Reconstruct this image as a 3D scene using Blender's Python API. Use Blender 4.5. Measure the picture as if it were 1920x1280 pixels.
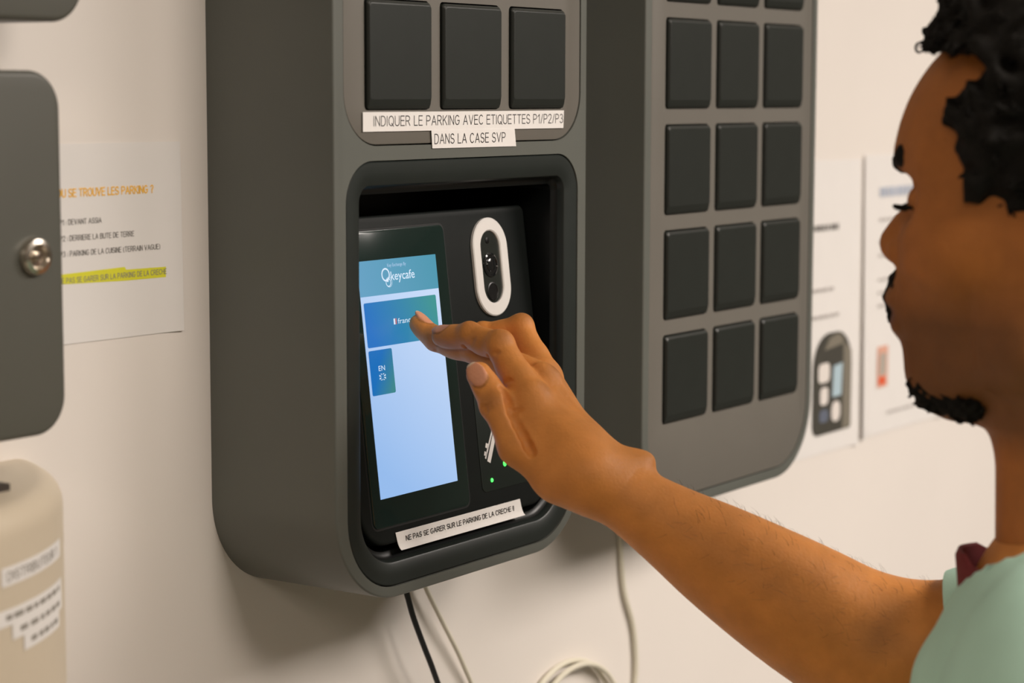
import bpy, bmesh, math, random
import numpy as np
from mathutils import Vector, Matrix

# ------------------------------------------------------------------ scene, camera, light, exposure
for o in list(bpy.data.objects):
    bpy.data.objects.remove(o, do_unlink=True)
S = bpy.context.scene
COL = S.collection
S.view_settings.view_transform = 'Standard'
S.view_settings.look = 'None'
S.view_settings.gamma = 1.0
S.view_settings.use_curve_mapping = False
S.view_settings.exposure = 0.0

YAW, PITCH, ROLL = math.radians(55.959), math.radians(-6.505), math.radians(0.141)
FPX = 4076.43
CAM = np.array([-1.1114, -0.8644, 1.65])
FW = np.array([math.sin(YAW)*math.cos(PITCH), math.cos(YAW)*math.cos(PITCH), math.sin(PITCH)])
_r = np.array([math.cos(YAW), -math.sin(YAW), 0.0]); _u = np.cross(_r, FW)
RT = math.cos(ROLL)*_r + math.sin(ROLL)*_u
UP = -math.sin(ROLL)*_r + math.cos(ROLL)*_u
def at(u, v, d):
    """world point seen at pixel (u, v) of the 1920x1280 frame, d metres along the view axis"""
    return CAM + d*(FW + RT*(u-960)/FPX - UP*(v-640)/FPX)

cd = bpy.data.cameras.new('camera'); cam = bpy.data.objects.new('camera', cd); COL.objects.link(cam)
cam.matrix_world = Matrix(((RT[0], UP[0], -FW[0], CAM[0]), (RT[1], UP[1], -FW[1], CAM[1]),
                           (RT[2], UP[2], -FW[2], CAM[2]), (0, 0, 0, 1)))
cd.sensor_width = 36.0; cd.lens = FPX/1920*36.0; cd.clip_start = 0.05; cd.clip_end = 60
cd.dof.use_dof = True; cd.dof.focus_distance = 1.50; cd.dof.aperture_fstop = 6.0
S.camera = cam

world = bpy.data.worlds.new('world'); S.world = world; world.use_nodes = True
bg = world.node_tree.nodes['Background']; bg.inputs[0].default_value = (1.0, 0.76, 0.52, 1); bg.inputs[1].default_value = 0.075

def area(name, loc, target, sx, sy, power, col):
    l = bpy.data.lights.new(name, 'AREA'); l.shape = 'RECTANGLE'; l.size = sx; l.size_y = sy
    l.energy = power; l.color = col
    o = bpy.data.objects.new(name, l); COL.objects.link(o); o.location = loc
    o.rotation_euler = (Vector(target)-Vector(loc)).to_track_quat('-Z', 'Y').to_euler()
    return o
area('ceiling_lamp', (1.7, -1.75, 2.58), (1.7, -1.75, 0), 1.2, 1.0, 76, (1.0, 0.91, 0.84))
area('ceiling_lamp', (0.05, -1.9, 2.58), (0.05, -1.9, 0), 1.2, 1.0, 64, (1.0, 0.89, 0.79))
area('ceiling_lamp', (-2.4, -1.4, 2.58), (-2.4, -1.4, 0), 1.2, 1.0, 26, (1.0, 0.86, 0.72))

# ------------------------------------------------------------------ helpers
MATS = {}
def mat(name, col, rough=0.5, metal=0.0, noise=0.0, nscale=40.0, bump=0.0, bscale=600.0, emit=None, estr=1.0,
        spec=0.5, sss=0.0, attr=None, coat=0.0, grad=None, trans=0.0):
    if name in MATS: return MATS[name]
    m = bpy.data.materials.new(name); m.use_nodes = True; N = m.node_tree.nodes; L = m.node_tree.links
    b = N['Principled BSDF']
    b.inputs['Roughness'].default_value = rough; b.inputs['Metallic'].default_value = metal
    b.inputs['Specular IOR Level'].default_value = spec
    b.inputs['Coat Weight'].default_value = coat
    b.inputs['Base Color'].default_value = (*col, 1)
    tc = N.new('ShaderNodeTexCoord')
    src = None
    if attr:
        a = N.new('ShaderNodeVertexColor'); a.layer_name = attr; src = a.outputs['Color']
    if noise > 0:
        n = N.new('ShaderNodeTexNoise'); n.inputs['Scale'].default_value = nscale; n.inputs['Detail'].default_value = 5
        L.new(tc.outputs['Object'], n.inputs['Vector'])
        mr = N.new('ShaderNodeMapRange'); mr.inputs['From Min'].default_value = 0.3; mr.inputs['From Max'].default_value = 0.7
        mr.inputs['To Min'].default_value = 1-noise; mr.inputs['To Max'].default_value = 1+noise
        L.new(n.outputs['Fac'], mr.inputs['Value'])
        mx = N.new('ShaderNodeVectorMath'); mx.operation = 'SCALE'
        if src is not None: L.new(src, mx.inputs[0])
        else: mx.inputs[0].default_value = col
        L.new(mr.outputs['Result'], mx.inputs['Scale']); src = mx.outputs[0]
    if src is not None: L.new(src, b.inputs['Base Color'])
    if bump > 0:
        n2 = N.new('ShaderNodeTexNoise'); n2.inputs['Scale'].default_value = bscale; n2.inputs['Detail'].default_value = 4
        L.new(tc.outputs['Object'], n2.inputs['Vector'])
        bp = N.new('ShaderNodeBump'); bp.inputs['Strength'].default_value = bump; bp.inputs['Distance'].default_value = 0.001
        L.new(n2.outputs['Fac'], bp.inputs['Height']); L.new(bp.outputs['Normal'], b.inputs['Normal'])
    if sss > 0:
        b.inputs['Subsurface Weight'].default_value = sss
        b.inputs['Subsurface Radius'].default_value = (1.0, 0.4, 0.2); b.inputs['Subsurface Scale'].default_value = 0.004
    if emit is not None:
        b.inputs['Emission Color'].default_value = (*emit, 1); b.inputs['Emission Strength'].default_value = estr
    if grad:   # picture shown on the screen: colour ramp across the screen's own surface
        sx = N.new('ShaderNodeSeparateXYZ'); L.new(tc.outputs['Generated'], sx.inputs[0])
        ad = N.new('ShaderNodeMath'); ad.operation = 'MULTIPLY_ADD'
        L.new(sx.outputs['Z'], ad.inputs[0]); ad.inputs[1].default_value = grad[2]; L.new(sx.outputs['X'], ad.inputs[2])
        rp = N.new('ShaderNodeValToRGB'); rp.color_ramp.elements[0].color = (*grad[0], 1); rp.color_ramp.elements[1].color = (*grad[1], 1)
        rp.color_ramp.elements[0].position = grad[3]; rp.color_ramp.elements[1].position = grad[4]
        dv = N.new('ShaderNodeMath'); dv.operation = 'MULTIPLY'; dv.inputs[1].default_value = 1/(1+max(grad[2], 0)); L.new(ad.outputs[0], dv.inputs[0]); L.new(dv.outputs[0], rp.inputs['Fac']); L.new(rp.outputs['Color'], b.inputs['Emission Color'])
        b.inputs['Emission Strength'].default_value = estr
    MATS[name] = m
    return m

def tag(o, label=None, cat=None, group=None, kind=None):
    if label: o['label'] = label
    if cat: o['category'] = cat
    if group: o['group'] = group
    if kind: o['kind'] = kind
    return o
def thing(name, loc, label, cat, group=None):
    o = bpy.data.objects.new(name, None); COL.objects.link(o); o.location = loc
    o.empty_display_size = 0.02
    return tag(o, label, cat, group)
def root_loc(o):
    v = Vector((0, 0, 0))
    while o is not None: v += o.location; o = o.parent
    return v
def link(name, me, material, parent=None, smooth=False, loc=None):
    """link mesh data given in world coordinates as one object"""
    o = bpy.data.objects.new(name, me); COL.objects.link(o)
    if material is not None and not me.materials: me.materials.append(material)
    off = root_loc(parent) if parent is not None else Vector((0, 0, 0))
    if parent is not None: o.parent = parent
    if loc is not None:
        me.transform(Matrix.Translation(-Vector(loc))); o.location = Vector(loc)-off
    elif off.length > 0: me.transform(Matrix.Translation(-off))
    if smooth: shade(me)
    return o
def shade(me, ang=35):
    me.polygons.foreach_set('use_smooth', [True]*len(me.polygons))
    me.set_sharp_from_angle(angle=math.radians(ang)); me.update()
def bm_mesh(bm, name='m'):
    bmesh.ops.recalc_face_normals(bm, faces=bm.faces)
    me = bpy.data.meshes.new(name); bm.to_mesh(me); bm.free(); return me
def obj(name, bm, material, parent=None, smooth=True, loc=None, ang=35):
    o = link(name, bm_mesh(bm, name), material, parent, False, loc)
    if smooth: shade(o.data, ang)
    return o

def rrect(x0, x1, z0, z1, r, seg=10):
    """rounded rectangle, counter-clockwise from bottom-left; r = (bl, br, tr, tl)"""
    if not isinstance(r, (tuple, list)): r = (r,)*4
    P = []
    for (cx, cz, rr, a0) in ((x0+r[0], z0+r[0], r[0], 180), (x1-r[1], z0+r[1], r[1], 270), (x1-r[2], z1-r[2], r[2], 0), (x0+r[3], z1-r[3], r[3], 90)):
        for i in range(seg+1):
            a = math.radians(a0+90*i/seg); P.append((cx+rr*math.cos(a), cz+rr*math.sin(a)))
    return P
def rr_in(rect, r, d, seg=10):
    x0, x1, z0, z1 = rect
    if not isinstance(r, (tuple, list)): r = (r,)*4
    return rrect(x0+d, x1-d, z0+d, z1-d, tuple(max(q-d, 0.0004) for q in r), seg)
IDENT = lambda x, y, z: (x, y, z)
def loft(bm, loops, cap0=True, cap1=True, f=IDENT):
    """loops: list of (points2d, y)"""
    rows = [[bm.verts.new(f(x, y, z)) for (x, z) in pts] for pts, y in loops]
    n = len(rows[0])
    for a, b in zip(rows, rows[1:]):
        for i in range(n):
            bm.faces.new((a[i], a[(i+1) % n], b[(i+1) % n], b[i]))
    if cap0: bm.faces.new(rows[0])
    if cap1: bm.faces.new(rows[-1])
def fillet_plate(bm, rect, r, yb, yf, fil, seg=10, n=4, f=IDENT):
    """rounded plate from y=yb (back) to y=yf (front) with a rounded front edge"""
    loops = [(rr_in(rect, r, 0, seg), yb)]
    s = 1 if yb > yf else -1
    for i in range(n+1):
        a = math.pi/2*i/n
        loops.append((rr_in(rect, r, fil*(1-math.cos(a)), seg), yf+s*fil*(1-math.sin(a))))
    loft(bm, loops, f=f)
def box(bm, x0, x1, y0, y1, z0, z1, f=IDENT):
    loft(bm, [([(x0, z0), (x1, z0), (x1, z1), (x0, z1)], y1), ([(x0, z0), (x1, z0), (x1, z1), (x0, z1)], y0)], f=f)
def bool_diff(base, cutters):
    """mesh data of base minus the cutters (all bmesh, consumed)"""
    bo = bpy.data.objects.new('tmp', bm_mesh(base)); COL.objects.link(bo); tmp = [bo]
    for c in cutters:
        co = bpy.data.objects.new('tmpc', bm_mesh(c)); COL.objects.link(co); tmp.append(co)
        md = bo.modifiers.new('b', 'BOOLEAN'); md.operation = 'DIFFERENCE'; md.solver = 'EXACT'; md.object = co
    dg = bpy.context.evaluated_depsgraph_get(); dg.update()
    me = bpy.data.meshes.new_from_object(bo.evaluated_get(dg))
    for t in tmp: bpy.data.objects.remove(t, do_unlink=True)
    return me
def tube(bm, pts, rad, n=10, caps=True):
    pts = [Vector(p) for p in pts]; rows = []
    prev = None
    for i, p in enumerate(pts):
        t = (pts[min(i+1, len(pts)-1)]-pts[max(i-1, 0)]).normalized()
        if prev is None:
            a = t.orthogonal().normalized()
        else:
            a = (prev - t*prev.dot(t)).normalized()
        prev = a; b = t.cross(a)
        r = rad[i] if isinstance(rad, (list, tuple)) else rad
        rows.append([bm.verts.new(p+(a*math.cos(2*math.pi*k/n)+b*math.sin(2*math.pi*k/n))*r) for k in range(n)])
    for a, b in zip(rows, rows[1:]):
        for i in range(n): bm.faces.new((a[i], a[(i+1) % n], b[(i+1) % n], b[i]))
    if caps: bm.faces.new(rows[0]); bm.faces.new(rows[-1])
def spline(pts, n=8):
    P = [Vector(p) for p in pts]; out = []
    for i in range(len(P)-1):
        p0, p1, p2, p3 = P[max(i-1, 0)], P[i], P[i+1], P[min(i+2, len(P)-1)]
        for k in range(n):
            t = k/n
            out.append(0.5*((2*p1)+(p2-p0)*t+(2*p0-5*p1+4*p2-p3)*t*t+(3*p1-p0-3*p2+p3)*t**3))
    out.append(P[-1]); return out
def text_mesh(s, x0, x1, base, cap, f, bold=0.0, skew=0.0, height=None):
    """lettering fitted between x0 and x1 on the baseline, capital height cap; f maps (x, z) to the surface"""
    c = bpy.data.curves.new('t', 'FONT'); c.body = s; c.size = 1.0; c.resolution_u = 3; c.offset = bold
    o = bpy.data.objects.new('t', c); COL.objects.link(o)
    dg = bpy.context.evaluated_depsgraph_get(); dg.update()
    me = bpy.data.meshes.new_from_object(o.evaluated_get(dg))
    bpy.data.objects.remove(o, do_unlink=True)
    co = np.empty(len(me.vertices)*3); me.vertices.foreach_get('co', co); co = co.reshape(-1, 3)
    xa, xb = co[:, 0].min(), co[:, 0].max()
    sx = (x1-x0)/(xb-xa); sy = cap/0.705
    out = np.array([f(x0+(p[0]-xa)*sx, base+p[1]*sy) for p in co])
    me.vertices.foreach_set('co', out.ravel()); me.update()
    return me
def text(name, s, x0, x1, base, cap, f, material, parent, bold=0.0):
    return link(name, text_mesh(s, x0, x1, base, cap, f, bold), material, parent)


def _arc(cx, cy, rx, ry, a0, a1, n=8):
    return [(cx+rx*math.cos(math.radians(a0+(a1-a0)*i/n)), cy+ry*math.sin(math.radians(a0+(a1-a0)*i/n))) for i in range(n+1)]
def _glyphs():
    """narrow grotesque capitals drawn as strokes: character -> (width, list of polylines), cap height 1"""
    A = _arc; G = {}
    bowl = lambda y0, y1, w: [(0, y1), (w*0.5, y1)]+A(w*0.5, (y0+y1)/2, w*0.5, (y1-y0)/2, 90, -90)+[(0, y0)]
    G['A'] = (.62, [[(0, 0), (.31, 1), (.62, 0)], [(.11, .33), (.51, .33)]])
    G['B'] = (.52, [[(0, 0), (0, 1)], bowl(.53, 1, .48), bowl(0, .53, .52)])
    G['C'] = (.58, [A(.30, .5, .30, .5, 45, 315, 16)])
    G['D'] = (.56, [[(0, 0), (0, 1)], [(0, 1), (.24, 1)]+A(.24, .5, .32, .5, 90, -90, 12)+[(0, 0)]])
    G['E'] = (.48, [[(.48, 1), (0, 1), (0, 0), (.48, 0)], [(0, .53), (.44, .53)]])
    G['F'] = (.46, [[(.46, 1), (0, 1), (0, 0)], [(0, .52), (.40, .52)]])
    G['G'] = (.62, [A(.31, .5, .31, .5, 45, 330, 16)+[(.61, .45), (.34, .45)]])
    G['H'] = (.54, [[(0, 0), (0, 1)], [(.54, 0), (.54, 1)], [(0, .53), (.54, .53)]])
    G['I'] = (.02, [[(.01, 0), (.01, 1)]])
    G['K'] = (.54, [[(0, 0), (0, 1)], [(.52, 1), (0, .38)], [(.18, .60), (.54, 0)]])
    G['L'] = (.44, [[(0, 1), (0, 0), (.44, 0)]])
    G['N'] = (.54, [[(0, 0), (0, 1), (.54, 0), (.54, 1)]])
    G['O'] = (.64, [A(.32, .5, .32, .5, 0, 360, 20)])
    G['P'] = (.52, [[(0, 0), (0, 1)], bowl(.46, 1, .52)])
    G['Q'] = (.64, [A(.32, .5, .32, .5, 0, 360, 20), [(.38, .24), (.64, -.06)]])
    G['R'] = (.56, [[(0, 0), (0, 1)], bowl(.48, 1, .52), [(.28, .48), (.56, 0)]])
    G['S'] = (.52, [A(.26, .745, .235, .255, 25, 270, 10)+A(.26, .25, .26, .25, 90, -160, 10)])
    G['T'] = (.54, [[(0, 1), (.54, 1)], [(.27, 1), (.27, 0)]])
    G['U'] = (.54, [[(0, 1), (0, .28)]+A(.27, .28, .27, .28, 180, 360, 10)+[(.54, 1)]])
    G['V'] = (.60, [[(0, 1), (.30, 0), (.60, 1)]])
    G['W'] = (.84, [[(0, 1), (.21, 0), (.42, 1), (.63, 0), (.84, 1)]])
    G['M'] = (.64, [[(0, 0), (0, 1), (.32, 0), (.64, 1), (.64, 0)]])
    G['1'] = (.26, [[(0, .76), (.22, 1), (.22, 0)]])
    G['2'] = (.48, [A(.24, .74, .23, .26, 170, -35, 9)+[(0, 0), (.48, 0)]])
    G['3'] = (.48, [A(.23, .76, .20, .24, 155, -90, 9), A(.23, .26, .24, .26, 90, -155, 9)])
    G['/'] = (.28, [[(0, 0), (.28, 1)]])
    G['!'] = (.02, [[(.01, .28), (.01, 1)], [(.01, 0), (.01, .09)]])
    G[':'] = (.02, [[(.01, .08), (.01, .16)], [(.01, .52), (.01, .60)]])
    G['('] = (.18, [A(.30, .42, .30, .62, 130, 230, 8)])
    G[')'] = (.18, [A(-.12, .42, .30, .62, 50, -50, 8)])
    G['?'] = (.44, [A(.22, .76, .21, .24, 165, -60, 9)+[(.22, .42), (.22, .28)], [(.22, 0), (.22, .09)]])
    G[' '] = (.16, [])
    return G
GLYPHS = _glyphs()
def caps(name, s, x0, x1, base, cap, f, material, parent, wt=0.13, gap=0.21):
    """stroke lettering between x0 and x1 on the baseline"""
    tot = sum(GLYPHS[c][0]+gap for c in s)-gap
    sx = (x1-x0)/tot; bm = bmesh.new(); x = 0.0
    kq = 0; hw_ = cap*wt/2; hx = min(hw_, sx*wt/2*1.15)
    for c in s:
        for pl_ in GLYPHS[c][1]:
            Pp = [(x0+(x+p)*sx, base+q*cap) for p, q in pl_]
            for (ax, ay), (bx, by) in zip(Pp, Pp[1:]):
                l = math.hypot(bx-ax, by-ay)
                if l < 1e-9: continue
                tx, ty = (bx-ax)/l, (by-ay)/l; nx, ny = -ty*hx, tx*hw_; ex, ey = tx*hw_*0.8, ty*hw_*0.8
                kq += 1; dq = Vector((0, -7e-6*(kq % 8), 0))
                bm.faces.new([bm.verts.new(Vector(f(*t_))+dq) for t_ in ((ax-ex+nx, ay-ey+ny), (ax-ex-nx, ay-ey-ny), (bx+ex-nx, by+ey-ny), (bx+ex+nx, by+ey+ny))])
        x += GLYPHS[c][0]+gap
    return obj(name, bm, material, parent, False)

# ------------------------------------------------------------------ materials
M_wall = mat('wall_paint', (0.78, 0.73, 0.68), 0.6, noise=0.015, nscale=6, bump=0.05, bscale=250)
M_shell = mat('grey_powder_coat', (0.115, 0.122, 0.108), 0.42, noise=0.03, nscale=15, bump=0.06, bscale=2500)
M_panel = mat('grey_brown_panel', (0.150, 0.140, 0.122), 0.45, noise=0.02, nscale=20, bump=0.04, bscale=2500)
M_door = mat('charcoal_plastic', (0.017, 0.0205, 0.018), 0.38, noise=0.06, nscale=60, bump=0.05, bscale=2500)
M_bezel = mat('black_green_plastic', (0.016, 0.021, 0.019), 0.40, noise=0.05, nscale=60, bump=0.04, bscale=2500)
M_tub = mat('black_plastic', (0.003, 0.004, 0.004), 0.34, spec=0.35, noise=0.05, nscale=60)
M_console = mat('dark_console_plastic', (0.0055, 0.0075, 0.007), 0.55, noise=0.08, nscale=90, bump=0.05, bscale=2500, spec=0.2)
M_glass = mat('screen_glass', (0.005, 0.018, 0.016), 0.10, noise=0.02, spec=0.6, coat=0.3)  # greenish reflection put into the base colour of the black glass
M_paper = mat('label_paper', (0.80, 0.78, 0.76), 0.6, noise=0.02, nscale=80)
M_sheet = mat('sheet_paper', (0.77, 0.745, 0.72), 0.65, noise=0.01, nscale=30)
M_ink = mat('black_ink', (0.02, 0.02, 0.022), 0.6, noise=0.05)
M_ring = mat('white_ring_plastic', (0.72, 0.70, 0.68), 0.45, noise=0.02)
M_lens = mat('lens_glass', (0.01, 0.011, 0.012), 0.08, coat=0.5, noise=0.02)
M_steel = mat('nickel', (0.72, 0.66, 0.58), 0.22, metal=1.0, noise=0.06, nscale=120)
M_beige = mat('beige_plastic', (0.62, 0.54, 0.42), 0.45, noise=0.02, nscale=20)
M_white_cable = mat('white_cable', (0.72, 0.68, 0.56), 0.45, noise=0.03)
M_black_cable = mat('black_cable', (0.012, 0.013, 0.014), 0.4, noise=0.05)
M_floor = mat('grey_floor', (0.10, 0.09, 0.075), 0.5, noise=0.1, nscale=8)
M_ceil = mat('ceiling_paint', (0.80, 0.77, 0.72), 0.7, noise=0.01)

WALL = 0.1063
# ------------------------------------------------------------------ setting
bm = bmesh.new(); box(bm, -3.2, 4.2, WALL, WALL+0.12, 0, 2.62); tag(obj('wall_back', bm, M_wall, smooth=False), kind='structure')
bm = bmesh.new(); box(bm, -3.2, 4.2, -3.2, WALL+0.12, -0.1, 0); tag(obj('floor', bm, M_floor, smooth=False), kind='structure')
bm = bmesh.new(); box(bm, -3.2, 4.2, -3.2, WALL+0.12, 2.62, 2.72); tag(obj('ceiling', bm, M_ceil, smooth=False), kind='structure')

# ------------------------------------------------------------------ key cabinets
def shell_mesh(x0, x1, z0, z1, cut):
    bm = bmesh.new()
    fillet_plate(bm, (x0, x1, z0, z1), 0.066, WALL, 0.0, 0.0016, seg=20, n=4)
    return bool_diff(bm, cut)
DW, DH, PX, PZ = 0.0682, 0.0700, 0.0825, 0.0838
def door_bm(x, z):
    """key door with its top-left front corner at (x, z): bevelled slab, the lower edge cut back as a lip"""
    bm = bmesh.new()
    x0, x1, z0, z1 = x, x+DW, z-DH, z
    R = 0.0022
    loops = [(rrect(x0, x1, z0, z1, R, 4), 0.006), (rrect(x0, x1, z0, z1, R, 4), -0.0010),
             (rrect(x0+0.0004, x1-0.0004, z0+0.002, z1-0.0008, R, 4), -0.0020),
             (rrect(x0+0.0009, x1-0.0009, z0+0.0058, z1-0.0020, R, 4), -0.0029),
             (rrect(x0+0.0014, x1-0.0014, z0+0.0064, z1-0.0026, R, 4), -0.0030)]
    loft(bm, loops)
    return bm
def panel_mesh(rect, r, doors, y=0.0004):
    bm = bmesh.new()
    fillet_plate(bm, rect, r, 0.0055, y, 0.0006, seg=16, n=2)
    cut = []
    for (x, z) in doors:
        c = bmesh.new(); loft(c, [(rrect(x-0.0012, x+DW+0.0005, z-DH-0.0006, z+0.0011, 0.003, 4), 0.01), (rrect(x-0.0012, x+DW+0.0005, z-DH-0.0006, z+0.0011, 0.003, 4), -0.01)])
        cut.append(c)
    return bool_diff(bm, cut) if cut else bm_mesh(bm)

# --- cabinet with the touchscreen
CX0, CX1, CZ0, CZ1 = -0.0335, 0.2668, 1.3143, 1.985
cab = thing('key_cabinet', (0.1167, WALL, CZ0), 'grey wall-mounted key cabinet with a lit touchscreen in its recess, the one being touched', 'key cabinet')
REC = (-0.0212, 0.2545, 1.3222, 1.6060); RR = (0.052, 0.052, 0.027, 0.027)
c1 = bmesh.new(); loft(c1, [(rr_in(REC, RR, -0.0004, 14), 0.095), (rr_in(REC, RR, -0.0004, 14), -0.02)])
PAN = (-0.0225, 0.2570, 1.6168, 1.975); PR = (0.034, 0.034, 0.05, 0.05)
c2 = bmesh.new(); loft(c2, [(rr_in(PAN, PR, -0.0009, 14), 0.006), (rr_in(PAN, PR, -0.0009, 14), -0.02)])
c3 = bmesh.new(); loft(c3, [(rrect(-0.006, 0.24, 1.635, 1.95, 0.004, 4), 0.03), (rrect(-0.006, 0.24, 1.635, 1.95, 0.004, 4), -0.02)])
link('housing', shell_mesh(CX0, CX1, CZ0, CZ1, [c1, c2, c3]), M_shell, cab, True)
ZT = 1.7097
d1 = [(i*PX, ZT) for i in range(3)]
link('slot_panel', panel_mesh(PAN, PR, d1), M_panel, cab, True)
door0 = obj('key_door', door_bm(0, ZT), M_door, cab, True, loc=(0, 0, ZT), ang=6)
for i in range(1, 3):
    d = door0.copy(); COL.objects.link(d); d.parent = cab; d.location.x += i*PX

# bezel ring round the recess and the liner behind it
bm = bmesh.new()
def rin(d): return rr_in(REC, RR, d, 14)
loft(bm, [(rin(0.0003), 0.090), (rin(0.0003), 0.0012), (rin(0.0010), 0.0004), (rin(0.0070), 0.0003), (rin(0.0146), 0.0014), (rin(0.0156), 0.0020), (rin(0.0162), 0.0034), (rin(0.0168), 0.0056), (rin(0.0170), 0.0070), (rin(0.0110), 0.0072)], cap0=False, cap1=False)
obj('recess_bezel', bm, M_bezel, cab)
bm = bmesh.new(); loft(bm, [(rin(0.0130), 0.0090), (rin(0.0167), 0.0066), (rin(0.0178), 0.0080), (rin(0.0195), 0.0094), (rin(0.0218), 0.0100), (rin(0.0218), 0.086)], cap0=False)
obj('recess_liner', bm, M_tub, cab)

# console: tilted frame, local a (right), b (up the slope), c (out of the surface)
KT = 0.121; nk = math.sqrt(1+KT*KT)
CO = np.array([0.0255, 0.02+KT*(1.38-1.46), 1.38])
def con(a, c, b):   # argument order of loft: x, y, z
    return (CO[0]+a, CO[1]+b*KT/nk-c/nk, CO[2]+b/nk+c*KT/nk)
def fcon(c): return lambda a, b: con(a, c, b)
bm = bmesh.new(); fillet_plate(bm, (-0.0215, 0.2065, -0.0315, 0.1895), (0.026, 0.026, 0.006, 0.006), -0.030, 0.0, 0.0025, 10, 3, f=con)
console = obj('console', bm, M_console, cab)
bm = bmesh.new(); fillet_plate(bm, (0.1185, 0.1985, -0.0135, 0.062), 0.005, -0.001, 0.0005, 0.0004, 6, 2, f=con)
obj('sensor_plate', bm, mat('sensor_plate_plastic', (0.011, 0.017, 0.0145), 0.38, noise=0.05), console)
# small key symbol printed on the sensor plate
def strip(bm, pts, w, f):
    for p, q in zip(pts, pts[1:]):
        dx, dy = q[0]-p[0], q[1]-p[1]; l = math.hypot(dx, dy); nx, ny = -dy/l*w/2, dx/l*w/2
        bm.faces.new([bm.verts.new(f(*t)) for t in ((p[0]+nx, p[1]+ny), (p[0]-nx, p[1]-ny), (q[0]-nx, q[1]-ny), (q[0]+nx, q[1]+ny))])
def disc(bm, cx, cy, r0, r1, f, n=28, sx=1.0):
    R = [[bm.verts.new(f(cx+r*sx*math.cos(2*math.pi*i/n), cy+r*math.sin(2*math.pi*i/n))) for i in range(n)] for r in ((r0, r1) if r0 > 0 else (r1,))]
    if r0 > 0:
        for i in range(n): bm.faces.new((R[0][i], R[0][(i+1) % n], R[1][(i+1) % n], R[1][i]))
    else: bm.faces.new(R[0])
bm = bmesh.new(); g = fcon(0.0007)
strip(bm, [(0.1290, 0.0075), (0.1395, 0.0265)], 0.0042, g); strip(bm, [(0.1253, 0.0105), (0.1385, 0.0320)], 0.0016, g)
strip(bm, [(0.1245, 0.0145), (0.1275, 0.0132)], 0.0030, g); strip(bm, [(0.1270, 0.0200), (0.1305, 0.0185)], 0.0034, g)
disc(bm, 0.1425, 0.0345, 0.0035, 0.0075, g)
obj('key_symbol', bm, M_ring, console, False)
for (a, b, r, n) in ((0.1307, -0.0058, 0.0013, 'status_light'), (0.1487, 0.0038, 0.0018, 'status_light')):
    bm = bmesh.new()
    loft(bm, [([(a+q*r*math.cos(t*math.pi/8), b+q*r*1.15*math.sin(t*math.pi/8)) for t in range(16)], c) for q, c in ((1, 0.0), (1, 0.0008), (0.7, 0.0013), (0.25, 0.0015))], cap0=False, f=con)
    tag(obj(n, bm, mat('green_led', (0.02, 0.3, 0.04), 0.3, emit=(0.06, 1.0, 0.10), estr=2.6), console), 'glowing green status light')
# camera ring and its window
bm = bmesh.new(); RC = (0.1335, 0.1767, 0.1107, 0.1820)
def rc(d): return rr_in(RC, 0.0215, d, 16)
loft(bm, [(rc(0), -0.001), (rc(0), 0.0018), (rc(0.0008), 0.0025), (rc(0.0086), 0.0025), (rc(0.0094), 0.0018), (rc(0.0096), -0.001)], cap0=False, cap1=False, f=con)
ringo = obj('camera_ring', bm, M_ring, cab)
bm = bmesh.new(); loft(bm, [(rc(0.0090), -0.002), (rc(0.0090), 0.0008)], f=con); obj('camera_window', bm, mat('camera_window_glass', (0.020, 0.024, 0.022), 0.16, coat=0.4, noise=0.1, nscale=200), ringo)
def turned(prof, a, b, f=con, n=28):
    bm = bmesh.new(); loft(bm, [([(a+r*math.cos(2*math.pi*t/n), b+r*math.sin(2*math.pi*t/n)) for t in range(n)], c) for r, c in prof], cap0=False, f=f); return bm
obj('camera_lens', turned([(0.0088, 0.0006), (0.0088, 0.0016), (0.0076, 0.0021), (0.0070, 0.0013), (0.0050, 0.0012), (0.0046, 0.0019), (0.0030, 0.0024), (0.0008, 0.0026)], 0.1545, 0.1478), M_lens, ringo)
obj('infrared_sensor', turned([(0.0068, 0.0006), (0.0068, 0.0012), (0.0060, 0.0014), (0.0056, 0.0010), (0.0020, 0.0010)], 0.1545, 0.1285), mat('infrared_black', (0.003, 0.003, 0.003), 0.3), ringo)
obj('light_sensor', turned([(0.0022, 0.0006), (0.0022, 0.0012), (0.0012, 0.0014)], 0.1535, 0.1655), mat('infrared_black', (0.003, 0.003, 0.003), 0.3), ringo)

# touchscreen
bm = bmesh.new(); fillet_plate(bm, (-0.0097, 0.1013, -0.0192, 0.1797), 0.0055, -0.001, 0.0010, 0.0006, 8, 2, f=con)
glass = obj('touchscreen', bm, M_glass, cab)
bm = bmesh.new(); fillet_plate(bm, (-0.0113, 0.1029, -0.0208, 0.1813), 0.0065, -0.001, 0.00025, 0.0002, 8, 1, f=con)
obj('screen_seal', bm, mat('seal_black', (0.004, 0.005, 0.005), 0.5), console)
def flat(name, rect, r, c, m, parent):
    bm = bmesh.new(); bm.faces.new([bm.verts.new(con(x, c, z)) for x, z in rrect(*rect, r, 5)]); return obj(name, bm, m, parent, False)
SW, SH = 0.0886, 0.1595
ES = 0.98
flat('display', (0, SW, 0, SH), 0.0003, 0.00112, mat('display_light', (0, 0, 0), 0.3, grad=((0.31, 0.51, 0.86), (0.62, 0.75, 0.97), 2.2, 0.10, 0.95), estr=ES), glass)
flat('header_banner', (0.0, SW, 0.1357, SH), 0.0003, 0.00118, mat('banner_light', (0, 0, 0), 0.3, grad=((0.13, 0.36, 0.56), (0.07, 0.31, 0.43), 0.1, 0.0, 1.0), estr=ES), glass)
flat('language_button', (0.0026, 0.0842, 0.1014, 0.1315), 0.0013, 0.00118, mat('button_light', (0, 0, 0), 0.3, grad=((0.015, 0.17, 0.55), (0.05, 0.30, 0.29), 0.15, 0.10, 0.95), estr=ES), glass)
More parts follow.
